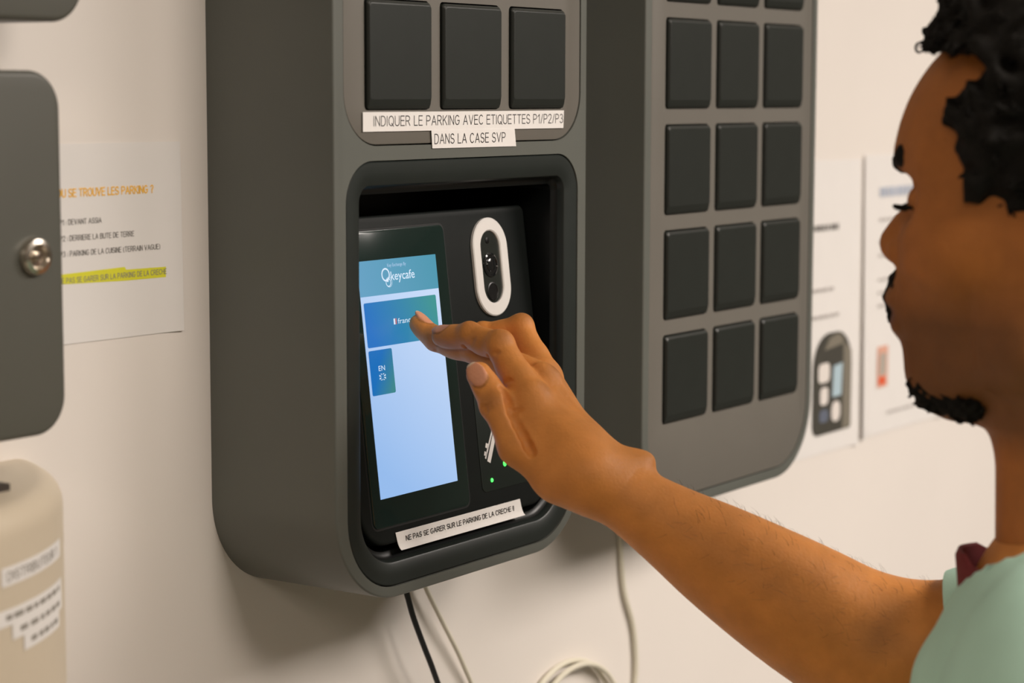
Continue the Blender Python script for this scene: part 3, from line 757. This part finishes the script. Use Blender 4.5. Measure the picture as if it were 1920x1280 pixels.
# thumb
gt = F0.like(); dT = unit(-0.35*RT+0.28*UP+0.9*CAMD)
gt.cone(J['t2'], J['t3'], 0.0098, 0.0084, 0.004, (dT, 0.88)); gt.cone(J['t1'], J['t2'], 0.0124, 0.0100, 0.005); gt.cone(J['t0'], J['t1'], 0.0170, 0.0124, 0.006)
gt.ell(J['t2']+dT*0.001, (unit(J['t3']-J['t2']), dT, np.cross(unit(J['t3']-J['t2']), dT)), (0.0085, 0.0092, 0.0104), 0.004)
gt.ell((J['t2']+J['t3'])/2-dT*0.002, (unit(J['t3']-J['t2']), dT, np.cross(unit(J['t3']-J['t2']), dT)), (0.0135, 0.0075, 0.0086), 0.004)
# palm: metacarpals, web, thenar and little-finger side
pl = F0.like()
wc = J['wrist']+AXH*0.012
for n, o in (('i', -0.015), ('m', -0.005), ('r', 0.005), ('l', 0.012)):
    pl.cone(wc+LAT*o-DOR*(0.004 if n == 'l' else 0.002), J[n+'0']-DOR*(0.003 if n == 'l' else 0.001), 0.0142, 0.0112 if n != 'l' else 0.0098, 0.010)
pl.cone(J['i0']-DOR*0.006-AXH*0.012, J['l0']-DOR*0.006-AXH*0.012, 0.0105, 0.0100, 0.010)
pl.cone(J['t0']+AXH*0.004, J['i0']-AXH*0.030-DOR*0.008, 0.0165, 0.0110, 0.012)
pl.cone(J['t0'], J['wrist']-DOR*0.004, 0.0165, 0.0190, 0.014)
pl.cone(wc+LAT*0.010-DOR*0.008, J['l0']-AXH*0.02-DOR*0.010, 0.0140, 0.0100, 0.010)
pl.cone(J['i0']-DOR*0.004, at(1012, 838, 1.402), 0.0108, 0.0120, 0.008)
for n in 'imrl':   # knuckles and tendons on the back of the hand
    pl.ell(J[n+'0']+DOR*0.0050-AXH*0.001, (AXH, DOR, LAT), (0.0085, 0.0070, 0.0078), 0.005)
    pl.cone(J[n+'0']+DOR*0.0085-AXH*0.004, wc+DOR*0.0125+(J[n+'0']-J['m0'])*0.25, 0.0018, 0.0018, 0.005)
# forearm and elbow
fa = F0.like()
w0, el = J['wrist'], J['elbow']; sup = unit(np.cross(AXF, np.cross(UP, AXF)))
flatw = (unit(DOR-AXF*(DOR@AXF)), 0.80)
fa.cone(w0, wc, 0.0265, 0.0250, 0.012, (DOR, 0.74))
prof = [(0.0, 0.0250), (0.12, 0.0255), (0.28, 0.0292), (0.45, 0.0345), (0.62, 0.0400), (0.78, 0.0438), (0.92, 0.0446), (1.0, 0.0446)]
tq = np.linspace(0, 1, 25); cq = np.poly1d(np.polyfit([q[0] for q in prof], [q[1] for q in prof], 4))
prof = [(float(q), float(cq(q))) for q in tq]
for (ta, ra), (tb, rb) in zip(prof, prof[1:]):
    sag = lambda t: w0+(el-w0)*t+UP*(-0.002*math.sin(math.pi*t))
    fa.cone(sag(ta), sag(tb), ra, rb, 0.0015, (flatw[0], min(1.0, 0.80+0.5*ta)))
sag = lambda t: w0+(el-w0)*t
fa.ell(at(1168, 872, 1.408), (AXF, UP, FW), (0.016, 0.0105, 0.014), 0.014)      # wrist bone
ua = unit(J['shoulder']-el)
fa.cone(el, el+ua*0.15, 0.0440, 0.045, 0.020)
# merge
B = smin(fa.F, pl.F, 0.016)
hand = B
T = gt.F; hand = smin(hand, T, 0.0040)
for G, k in ((gm, 0.005), (gr, 0.005), (gl, 0.005), (gi, 0.005)):
    n = {id(gm): 'm', id(gr): 'r', id(gl): 'l', id(gi): 'i'}[id(G)]
    hand = np.where(G.F < 0.03, smin(hand, G.F, 0.0016 if n in 'mi' else 0.002), hand)
    W = F0.like(); W.cone(J[n+'0']-AXH*0.004, J[n+'0']+(J[n+'1']-J[n+'0'])*0.35, 0.0100, 0.0092, 0.004)
    hand = smin(hand, W.F, 0.006)
F0.F = hand.astype(np.float32)
def hit(u, v, d0=1.10, d1=1.52, st=0.0004):
    D = np.arange(d0, d1, st); Pq = np.array([at(u, v, d) for d in D]); I = np.rint((Pq-F0.org) @ F0.A.T/F0.h).astype(int)
    ok = ((I >= 0) & (I < np.array(F0.n))).all(1); D, I = D[ok], I[ok]
    k = np.argmax(F0.F[I[:, 0], I[:, 1], I[:, 2]] < 0); return at(u, v, D[k])
def groove(pix, r, k, sink=0.0):
    dd = [float((hit(u, v)-CAM) @ FW) for u, v in pix]; cf = np.polyfit(range(len(dd)), dd, 2 if len(dd) > 3 else 1)
    pp = [at(u, v, float(np.polyval(cf, i))+sink) for i, (u, v) in enumerate(pix)]
    for a_, b_ in zip(pp, pp[1:]): F0.cone(a_, b_, r, r, k, op='sub')
    return pp
# fold between thumb and index side, finger creases seen from the side, skin folds at the thumb joint
groove([(944, 728), (952, 752), (960, 774), (970, 796), (980, 815), (990, 835), (997, 848)], 0.0030, 0.0022, 0.0008)
for pix in ([(947, 716), (955, 713), (961, 712)], [(963, 771), (970, 769), (976, 768)], [(922, 663), (928, 662), (934, 660)], [(879, 643), (884, 640), (888, 636)],
            [(892, 727), (898, 724), (904, 722)], [(899, 768), (907, 763), (916, 757)], [(902, 776), (911, 771), (920, 765)], [(816, 657), (819, 653), (822, 650)]):
    groove(pix, 0.0011, 0.0016, -0.0005)
# nails: thin raised plates on the backs of the fingertips
NAILS = []
def nail(tip, base, dors, r, w, ln, rise=0.0):
    ax = unit(tip-base); dn = unit(dors-ax*(dors@ax)); sd = np.cross(ax, dn); c = tip+dn*(r-0.0010+rise)-ax*0.0008
    F0.ell(c, (ax, dn, sd), (ln, 0.0016, w), 0.0008); NAILS.append((c, ax, dn, sd, ln, w))
nail(J['t3'], J['t2'], dT, 0.0078, 0.0066, 0.0088)
nail(J['m3'], J['m2'], unit(0.85*UP+0.30*CAMD+0.35*RT), 0.0062, 0.0046, 0.0080, 0.0002)
nail(J['i3'], J['i2'], dI, 0.0066, 0.0052, 0.0070)
nail(J['r3'], J['r2'], dR, 0.0064, 0.0050, 0.0070)
P_arm, Q_arm = F0.mesh(); P_arm = relax(P_arm, Q_arm, 1, 0.4)
C = np.tile(SKIN, (len(P_arm), 1))
def paint(C, mask, col): return C*(1-mask[:, None])+np.array(col)*mask[:, None]
# paler, pinker palm side of the fingers; index and middle tips include painted screen light
for n, d in (('i', dI), ('m', dM), ('r', dR), ('t', dT)):
    for i in ((0, 1, 2) if n != 't' else (1, 2)):
        D, t = seg_dist(P_arm, J[n+str(i)], J[n+str(i+1)])
        q = J[n+str(i)]+t[:, None]*(J[n+str(i+1)]-J[n+str(i)])
        ax = unit(J[n+str(i+1)]-J[n+str(i)]); dn = unit(d-ax*(d@ax))
        side = ((P_arm-q)@(-dn))/np.maximum(D, 1e-4)
        m = np.clip((0.0135-D)/0.003, 0, 1)*np.clip((side+(0.45 if (i == 2 and n in 'im') else -0.05))/0.5, 0, 1)*(0.9 if i == 2 else 0.55)
        C = paint(C, m, (0.68, 0.28, 0.12))
# darker knuckle skin
for n, i, d, r in (('i', 1, dI, .009), ('i', 2, dI, .0075), ('m', 2, dM, .0075), ('r', 1, dR, .0085), ('t', 2, dT, .0095), ('i', 0, DOR, .010), ('m', 0, DOR, .010)):
    D = np.linalg.norm(P_arm-(J[n+str(i)]+d*r), axis=1); C = paint(C, np.clip(1-D/0.009, 0, 1)*0.6, (0.22, 0.085, 0.030))
for c, ax, dn, sd, ln, w in NAILS:
    d = P_arm-c; q = np.sqrt((d@ax/ln)**2+(d@sd/w)**2); on = (d@dn > -0.0012)
    C = paint(C, np.clip(1-np.abs(q-1.08)/0.16, 0, 1)*on*0.55, (0.15, 0.06, 0.025))
    m = np.clip((1.04-q)/0.12, 0, 1)*on; C = paint(C, m, (0.64, 0.29, 0.17)); C = paint(C, m*np.clip((d@ax/ln-0.72)/0.1, 0, 1), (0.70, 0.56, 0.42))
# shade of the fold inside the elbow, painted into the skin colour
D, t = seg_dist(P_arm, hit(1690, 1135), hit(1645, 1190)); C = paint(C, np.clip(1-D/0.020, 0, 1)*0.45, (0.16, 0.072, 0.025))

# ---- head and neck, local frame: x forward, y to the person's left (camera side), z up, origin between the ears at eye height
FACE = unit((-0.24, 0.97, 0.0)); LEFT = np.array((-FACE[1], FACE[0], 0.0)); ZU = np.array((0, 0, 1.0))
HC = at(1687, 372, 1.254)-0.0985*FACE
def hw(x, y, z): return HC+x*FACE+y*LEFT+z*ZU
hl, hh = np.array((-0.125, -0.10, -0.235)), np.array((0.135, 0.10, 0.145))
H = Field(hw(*hl), np.array([FACE, LEFT, ZU]), hh-hl, 0.0021)
E3 = (FACE, LEFT, ZU)
H.ell(hw(-0.014, 0, 0.046), E3, (0.092, 0.074, 0.078), 0.01)
H.ell(hw(0.038, 0, 0.034), E3, (0.0590, 0.063, 0.060), 0.02)            # forehead
H.ell(hw(0.045, 0, 0.000), E3, (0.050, 0.061, 0.056), 0.03)            # mid face
for s in (1, -1):
    H.ell(hw(0.050, 0.036*s, -0.028), E3, (0.038, 0.030, 0.026), 0.025)    # cheek
    H.cone(hw(0.006, 0.060*s, -0.020), hw(0.015, 0.052*s, -0.080), 0.014, 0.013, 0.03)   # jaw angle
    H.cone(hw(0.015, 0.050*s, -0.080), hw(0.068, 0.016*s, -0.098), 0.015, 0.015, 0.03)   # jaw line
    H.cone(hw(0.084, 0.010*s, 0.0225), hw(0.070, 0.044*s, 0.0225), 0.0095, 0.010, 0.012)  # brow ridge
H.ell(hw(0.036, 0, -0.060), E3, (0.056, 0.048, 0.042), 0.03)
H.ell(hw(0.069, 0, -0.098), E3, (0.017, 0.020, 0.015), 0.02)
H.cone(hw(0.055, 0, -0.106), hw(0.026, 0, -0.110), 0.016, 0.025, 0.03)           # chin
H.ell(hw(0.077, 0, -0.058), E3, (0.019, 0.028, 0.024), 0.02)           # muzzle
H.ell(hw(0.0970, 0, -0.0570), E3, (0.0080, 0.0220, 0.0068), 0.006)       # upper lip
H.ell(hw(0.0940, 0, -0.0720), E3, (0.0080, 0.0190, 0.0068), 0.006)      # lower lip
H.cone(hw(0.1025, -0.028, -0.0640), hw(0.1025, 0.028, -0.0640), 0.0012, 0.0012, 0.004, op='sub')
H.ell(hw(0.1020, 0, 0.006), E3, (0.009, 0.020, 0.010), 0.014, op='sub')
for s in (1, -1):
    H.ell(hw(0.092, 0.030*s, 0.001), E3, (0.020, 0.017, 0.0125), 0.012, op='sub')   # eye socket
    H.ell(hw(0.0755, 0.0315*s, 0.000), E3, (0.0135, 0.0145, 0.0120), 0.003)         # eyeball and lids
    H.cone(hw(0.0895, 0.020*s, -0.0035), hw(0.0845, 0.042*s, -0.0030), 0.0010, 0.0010, 0.002, op='sub')
H.cone(hw(0.0855, 0, 0.010), hw(0.0985, 0, -0.024), 0.0065, 0.0095, 0.010)  # nose bridge
H.ell(hw(0.0985, 0, -0.0270), E3, (0.0100, 0.0120, 0.0095), 0.006)
H.ell(hw(0.1020, 0, 0.006), E3, (0.009, 0.020, 0.010), 0.014, op='sub')
for s in (1, -1):
    H.ell(hw(0.0920, 0.0140*s, -0.0300), E3, (0.0105, 0.0080, 0.0080), 0.005)
    H.ell(hw(0.0965, 0.0080*s, -0.0385), E3, (0.0050, 0.0032, 0.0042), 0.002, op='sub')
    # ear
    H.ell(hw(-0.012, 0.074*s, -0.012), (unit(FACE-0.25*LEFT*s), unit(LEFT*s+0.25*FACE), ZU), (0.017, 0.0055, 0.030), 0.006)
    H.ell(hw(-0.006, 0.078*s, -0.008), E3, (0.008, 0.006, 0.014), 0.003, op='sub')
    H.ell(hw(-0.002, 0.073*s, -0.039), E3, (0.009, 0.006, 0.011), 0.005)
NK = hw(-0.022, 0, -0.20)
H.cone(hw(-0.018, 0, -0.09), NK, 0.054, 0.056, 0.02); H.cone(hw(-0.018, 0, -0.09), hw(-0.03, 0, -0.235), 0.054, 0.062, 0.02)
P_hd, Q_hd = H.mesh(); P_hd = relax(P_hd, Q_hd, 2, 0.5)
Lc = (P_hd-HC) @ np.array([FACE, LEFT, ZU]).T; x, y, z = Lc.T
FSK = SKIN*np.array((0.66, 0.58, 0.50)); Ch = np.tile(FSK, (len(P_hd), 1))
stub = np.clip((-0.038-z)/0.03, 0, 1)*np.clip((z+0.145)/0.02, 0, 1)*np.clip((x+0.012)/0.02, 0, 1)
Ch = paint(Ch, stub*0.62, (0.050, 0.026, 0.013))
lips = np.clip(1-np.sqrt(((x-0.098)/0.012)**2+(y/0.024)**2+((z+0.064)/0.013)**2), 0, 1); Ch = paint(Ch, np.clip(lips*2.5, 0, 1)*0.8, (0.17, 0.075, 0.060))
ears = np.clip((np.abs(y)-0.0755)/0.003, 0, 1)*(x < 0.022); Ch = paint(Ch, ears, (0.42, 0.175, 0.08))

# ---- torso, legs and left arm
SHR, SHL = J['shoulder'], NK+0.165*LEFT-0.036*ZU-0.012*FACE
HIP = np.array((NK[0], NK[1], 0.0))-0.02*FACE+ZU*0.90
RIGHT = -LEFT
tlo = np.array((-0.26, -0.30, 0.78)); thi = np.array((0.26, 0.32, NK[2]+0.10))
base0 = np.array((NK[0], NK[1], 0.0))
AT = np.array([FACE, LEFT, ZU])
def torso(grow, sleeve=False):
    G = Field(base0+tlo @ AT, AT, thi-tlo, 0.006)
    chest = NK-0.20*ZU
    G.ell(chest+0.005*FACE, E3, (0.108+grow, 0.160+grow, 0.215+grow), 0.03)
    G.ell(NK-0.45*ZU, E3, (0.108+grow, 0.150+grow, 0.22+grow), 0.05)
    G.cone(NK-0.05*ZU, SHL, 0.052+grow, 0.052+grow, 0.04); G.cone(NK-0.05*ZU, SHR, 0.052+grow, 0.050+grow, 0.04)
    G.cone(NK-0.02*ZU, NK-0.06*ZU, 0.055+grow*0.3, 0.075+grow, 0.04)
    return G
def plane_cut(Gf, p, n):
    """keep the side the normal n points away from"""
    ax = [np.arange(q)*Gf.h for q in Gf.n]; X, Y, Z = np.meshgrid(*ax, indexing='ij', sparse=True)
    nl = Gf.A @ unit(n); pl_ = Gf.loc(p); Gf.F = smax(Gf.F, ((X-pl_[0])*nl[0]+(Y-pl_[1])*nl[1]+(Z-pl_[2])*nl[2]).astype(np.float32), 0.006)
# body surface: torso skin under the shirt
TB = torso(0.0); plane_cut(TB, HIP+0.05*ZU, -ZU); P_t, Q_t = TB.mesh()
# left arm = the right arm mirrored and lowered to hang beside the body
mir = lambda P: P-2*((P-NK) @ LEFT)[:, None]*LEFT
Pm = mir(P_arm); sm_ = mir(J['shoulder'][None])[0]
ua_m = unit(mir(J['elbow'][None])[0]-sm_)
tgt = unit(-ZU*0.86+FACE*0.55+LEFT*0.02); axr = unit(np.cross(ua_m, tgt)); ang = math.acos(float(ua_m @ tgt))
Rm = np.array(Matrix.Rotation(ang, 3, Vector(axr)))
Pm = (Pm-sm_) @ Rm.T+SHL
P_leg = []
person = thing('person', (base0[0]-0.02*FACE[0], base0[1]-0.02*FACE[1], 0), 'person in a mint shirt with black curly hair, reaching out to the touchscreen', 'person')
P = np.concatenate([P_arm, P_hd, P_t, Pm]); o1 = len(P_arm); o2 = o1+len(P_hd); o3 = o2+len(P_t)
Q = np.concatenate([Q_arm, Q_hd+o1, Q_t+o2, Q_arm[:, ::-1]+o3])
me = np_mesh(P, Q); set_tint(me, np.concatenate([C, Ch, np.tile(SKIN, (len(P_t), 1)), C])); body = link('body', me, M_skin, person)

# shirt: mint, short sleeves
M_shirt = mat('mint_cotton', (0.50, 0.76, 0.64), 0.85, noise=0.04, nscale=30, bump=0.25, bscale=900, spec=0.2)
G = torso(0.010)
el_l = (mir(J['elbow'][None])[0]-sm_) @ Rm.T+SHL
slv = G.like(); slv.cone(SHL+0.004*LEFT, SHL+(el_l-SHL)*0.85, 0.066, 0.064, 0.03)
slv.F = smax(slv.F, 0*slv.F-1, 0.01)
plane_cut(slv, SHL+(el_l-SHL)*0.72, el_l-SHL)
G.F = smin(G.F, slv.F, 0.03)
# soft drag folds of the cloth, and the neck opening
ax = [np.arange(q)*G.h for q in G.n]; X, Y, Z = np.meshgrid(*ax, indexing='ij', sparse=True)
G.F = G.F+0.0035*np.sin(26*Z+14*X+3*np.sin(18*Y))*np.sin(9*Y+2)+0.002*np.sin(60*Z-30*Y+20*X)
G.cone(NK-0.05*ZU+0.012*FACE, NK+0.12*ZU+0.02*FACE, 0.064, 0.070, 0.008, op='sub')
plane_cut(G, HIP+0.03*ZU, -ZU)
P_s, Q_s = G.mesh(); P_s = relax(P_s, Q_s, 2, 0.5); shirt = link('shirt', np_mesh(P_s, Q_s), M_shirt, person)
# right sleeve around the raised arm
uaR = unit(J['shoulder']-J['elbow'])
e2_ = unit(np.cross(uaR, ZU)); e3_ = np.cross(uaR, e2_)
bm = bmesh.new(); rows = []
for (s_, r_) in ((0.062, 0.0490), (0.050, 0.0488), (0.0488, 0.0494), (0.0486, 0.0510), (0.052, 0.0516), (0.09, 0.053), (0.13, 0.055), (0.17, 0.055), (0.20, 0.054)):
    rows.append([bm.verts.new(J['elbow']+uaR*s_+(e2_*math.cos(q_)+e3_*math.sin(q_))*(r_*(1+0.025*math.sin(5*q_+s_*20)))) for q_ in [2*math.pi*i/40 for i in range(40)]])
for a, b in zip(rows, rows[1:]):
    for i in range(40): bm.faces.new((a[i], a[(i+1) % 40], b[(i+1) % 40], b[i]))
obj('sleeve', bm, M_shirt, shirt)
# dark red collar of the undershirt
M_red_cloth = mat('dark_red_cotton', (0.16, 0.012, 0.016), 0.8, noise=0.08, nscale=80, bump=0.3, bscale=1200)
bm = bmesh.new(); rows = []; n = 48
for (dr, dz) in ((0.000, -0.030), (0.003, 0.000), (0.0015, 0.004), (-0.001, 0.003), (-0.004, -0.028)):
    row = []
    for i in range(n):
        q_ = 2*math.pi*i/n; cf, cl = math.cos(q_), math.sin(q_)
        rf = 0.080 if cf > 0 else 0.066
        row.append(bm.verts.new(NK+FACE*((rf+dr)*cf)+LEFT*((0.070+dr)*cl)+ZU*(0.004-0.016*cf+dz+0.004*math.sin(3*q_+1)+(0.0 if cf < .9 else 0.004))))
    rows.append(row)
for a, b in zip(rows, rows[1:]):
    for i in range(n): bm.faces.new((a[i], a[(i+1) % n], b[(i+1) % n], b[i]))
obj('collar', bm, M_red_cloth, person)
# trousers and shoes down to the floor
M_navy = mat('navy_cotton', (0.03, 0.035, 0.05), 0.85, noise=0.05)
G = Field(base0+np.array((-0.24, -0.26, 0.02)) @ AT, AT, np.array((0.55, 0.52, 1.0)), 0.010)
hip = HIP
G.ell(hip+0.02*ZU, E3, (0.125, 0.175, 0.13), 0.04)
for s in (1, -1):
    G.cone(hip+0.085*s*LEFT-0.05*ZU, hip+0.095*s*LEFT-0.43*ZU+0.01*FACE, 0.092, 0.066, 0.03); G.cone(hip+0.095*s*LEFT-0.43*ZU+0.01*FACE, hip+0.10*s*LEFT-0.83*ZU, 0.066, 0.052, 0.02)
P_p, Q_p = G.mesh(); link('trousers', np_mesh(P_p, Q_p), M_navy, person)
for s in (1, -1):
    G = Field(base0+np.array((-0.16, s*0.10-0.10, -0.03)) @ AT, AT, np.array((0.38, 0.20, 0.20)), 0.008)
    b_ = base0-0.02*FACE+0.10*s*LEFT
    G.cone(b_-0.03*FACE+0.045*ZU, b_+0.15*FACE+0.035*ZU, 0.045, 0.035, 0.02); G.cone(b_+0.05*ZU, b_+0.10*ZU, 0.042, 0.046, 0.03)
    plane_cut(G, np.array((0, 0, 0.0015)), (0, 0, -1))
    Pq, Qq = G.mesh(); link('shoe', np_mesh(Pq, Qq), M_tub, person)

# ---- hair
M_hair = mat('black_hair', (0.0065, 0.0055, 0.0042), 0.75, noise=0.35, nscale=300, bump=0.6, bscale=260, spec=0.18)
gl_, gh_ = np.array((-0.145, -0.115, -0.11)), np.array((0.125, 0.115, 0.175))
G = Field(hw(*gl_), AT, gh_-gl_, 0.0028)
ax = [np.arange(q)*G.h+o for q, o in zip(G.n, gl_)]; X, Y, Z = np.meshgrid(*ax, indexing='ij', sparse=True)
def eld(cx, cy, cz, a, b, c):
    q = np.sqrt(((X-cx)/a)**2+((Y-cy)/b)**2+((Z-cz)/c)**2); g = np.sqrt(((X-cx)/a/a)**2+((Y-cy)/b/b)**2+((Z-cz)/c/c)**2); return q*(q-1)/np.maximum(g, 1e-6)
D = smin(eld(-0.022, 0, 0.050, 0.108, 0.091, 0.104), eld(0.026, 0, 0.072, 0.048, 0.070, 0.066), 0.03)
D = smin(D, eld(0.040, 0.060, 0.045, 0.025, 0.024, 0.048), 0.012); D = smin(D, eld(0.040, -0.060, 0.045, 0.022, 0.020, 0.045), 0.012)
# hairline: front edge x(z) on the temples, forehead edge above
zz = np.array((-0.11, -0.02, -0.008, 0.005, 0.020, 0.045, 0.058, 0.066, 0.074, 0.082, 0.09, 0.20)); xx = np.array((-0.02, 0.020, 0.040, 0.048, 0.053, 0.060, 0.058, 0.046, 0.040, 0.050, 0.20, 0.30))
fr = np.interp(ax[2], zz, xx)[None, None, :]
cut = np.maximum((X-fr)*0.85, -(Z+0.010)+np.where(X < -0.012, (X+0.012)*3.0, 0)*1.0)
D = smax(D, cut, 0.008)
rs = np.random.RandomState(3); nz = 0
for k in range(26):
    w = rs.normal(size=3); w = w/np.linalg.norm(w)*rs.uniform(280, 560); nz = nz+np.sin(w[0]*X+w[1]*Y+w[2]*Z+rs.uniform(0, 6.28))
G.F = (D+0.0008*nz).astype(np.float32)
P_h, Q_h = G.mesh()
hair = link('hair', np_mesh(P_h, Q_h), M_hair, person)
# loose curls standing off the surface
rnd = random.Random(5); bm = bmesh.new()
ctr = hw(0.0, 0, 0.05)
for k in range(1500):
    p = P_h[rnd.randrange(len(P_h))]
    nrm = unit(p-ctr); l_ = AT @ (p-HC)
    if l_[1] < -0.06 and l_[0] < 0: continue
    if l_[0] > np.interp(l_[2], zz, xx)-0.012 and l_[2] < 0.10: continue
    p = p-nrm*0.0012
    a = unit(np.cross(nrm, (rnd.uniform(-1, 1), rnd.uniform(-1, 1), rnd.uniform(-1, 1)))); b = np.cross(nrm, a)
    r = rnd.uniform(0.0022, 0.0038); ph = rnd.uniform(0, 6.28); m = 10; tt = rnd.uniform(1.2, 2.0)
    tube(bm, [p+a*r*math.cos(ph+tt*6.28*i/m)+(nrm*0.8+b*0.6)*r*math.sin(ph+tt*6.28*i/m)+b*(0.004*(i/m-0.5)) for i in range(m+1)], 0.0008, 4, False)
tag(obj('curls', bm, M_hair, hair), kind='stuff')
# eyebrows, lashes, moustache and chin beard
def hair_patch(name, segs, parent, amp=0.0010, h=0.0016, cutfn=None):
    ps = np.array([AT @ (np.array(p)-HC) for sg in segs for p in sg[:2]]); R = max(max(sg[2:4]) for sg in segs)+0.006
    lo_, hi_ = ps.min(0)-R, ps.max(0)+R
    G = Field(hw(*lo_), AT, hi_-lo_, h)
    for sg in segs: G.cone(sg[0], sg[1], sg[2], sg[3], 0.004, sg[4] if len(sg) > 4 else None)
    ax = [np.arange(q)*G.h+o for q, o in zip(G.n, lo_)]; X, Y, Z = np.meshgrid(*ax, indexing='ij', sparse=True); nz = 0
    for k in range(10):
        w = rs.normal(size=3); w = w/np.linalg.norm(w)*rs.uniform(900, 1500); nz = nz+np.sin(w[0]*X+w[1]*Y+w[2]*Z+k)
    G.F = (G.F+amp*0.4*nz).astype(np.float32)
    Pq, Qq = G.mesh(); return link(name, np_mesh(Pq, Qq), M_hair, parent)
for s in (1, -1):
    hair_patch('eyebrow', [(hw(0.0950, 0.008*s, 0.0215), hw(0.0890, 0.032*s, 0.0255), 0.0068, 0.0068), (hw(0.0890, 0.032*s, 0.0255), hw(0.0755, 0.050*s, 0.0205), 0.0068, 0.0030)], person, amp=0.0004)
    bm = bmesh.new()
    for k in range(16):
        f_ = k/15; p = hw(0.0895-0.006*f_*f_*1.0, (0.021+0.022*f_)*s, -0.001-0.002*f_)
        tube(bm, [p, p+FACE*0.004-ZU*0.0018+LEFT*s*0.0015*f_, p+FACE*0.0085-ZU*0.0012+LEFT*s*0.003*f_], [0.0005, 0.0004, 0.0002], 4)
    tube(bm, [hw(0.0895-0.006*q*q, (0.020+0.024*q)*s, -0.0015-0.002*q) for q in (0, .2, .4, .6, .8, 1)], [0.0006, 0.0013, 0.0016, 0.0016, 0.0013, 0.0006], 6)
    obj('eyelashes', bm, M_hair, person)
hair_patch('moustache', [(hw(0.0965, -0.004, -0.0430), hw(0.1030, -0.007, -0.0570), 0.0036, 0.0046), (hw(0.1030, -0.007, -0.0570), hw(0.1010, -0.009, -0.0690), 0.0046, 0.0042), (hw(0.1010, -0.009, -0.0690), hw(0.0950, -0.009, -0.0820), 0.0042, 0.0034), (hw(0.1000, 0.000, -0.0470), hw(0.0960, 0.016, -0.0510), 0.0040, 0.0030), (hw(0.1000, -0.006, -0.0480), hw(0.0920, -0.026, -0.0600), 0.0045, 0.0040), (hw(0.0920, -0.026, -0.060), hw(0.088, -0.027, -0.083), 0.0040, 0.004)], person, amp=0.0006)
hair_patch('beard', [(hw(0.0730, -0.012, -0.1045), hw(0.0730, 0.015, -0.1045), 0.0140, 0.0140), (hw(0.072, 0.014, -0.107), hw(0.052, 0.026, -0.113), 0.0140, 0.0105), (hw(0.072, -0.014, -0.107), hw(0.050, -0.026, -0.113), 0.0125, 0.008)], person, amp=0.0016)

# fine hairs on the forearm
M_down = mat('arm_hair', (0.02, 0.013, 0.008), 0.6)
rnd = random.Random(11); bm = bmesh.new(); kk = 0
tp = ((P_arm-J['wrist']) @ AXF)/(-np.linalg.norm(J['elbow']-J['wrist']))
cand = np.where((tp > 0.22) & (tp < 0.98))[0]; ctrl = J['wrist']+tp[:, None]*(J['elbow']-J['wrist'])
while kk < 300:
    i = int(cand[rnd.randrange(len(cand))]); nrm = P_arm[i]-ctrl[i]; nrm = unit(nrm-AXF*(nrm @ AXF))
    if nrm @ UP < -0.2: continue
    t_ = unit(AXF*rnd.uniform(0.3, 1.0)+np.cross(AXF, nrm)*rnd.uniform(-1, 1)); l_ = rnd.uniform(0.004, 0.009); p = P_arm[i]
    tube(bm, [p-nrm*0.0003, p+t_*l_*0.5+nrm*l_*0.22, p+t_*l_+nrm*l_*rnd.uniform(0.15, 0.38)], [0.00008, 0.00006, 0.00003], 3, False); kk += 1
tag(obj('arm_hair', bm, M_down, person), kind='stuff')
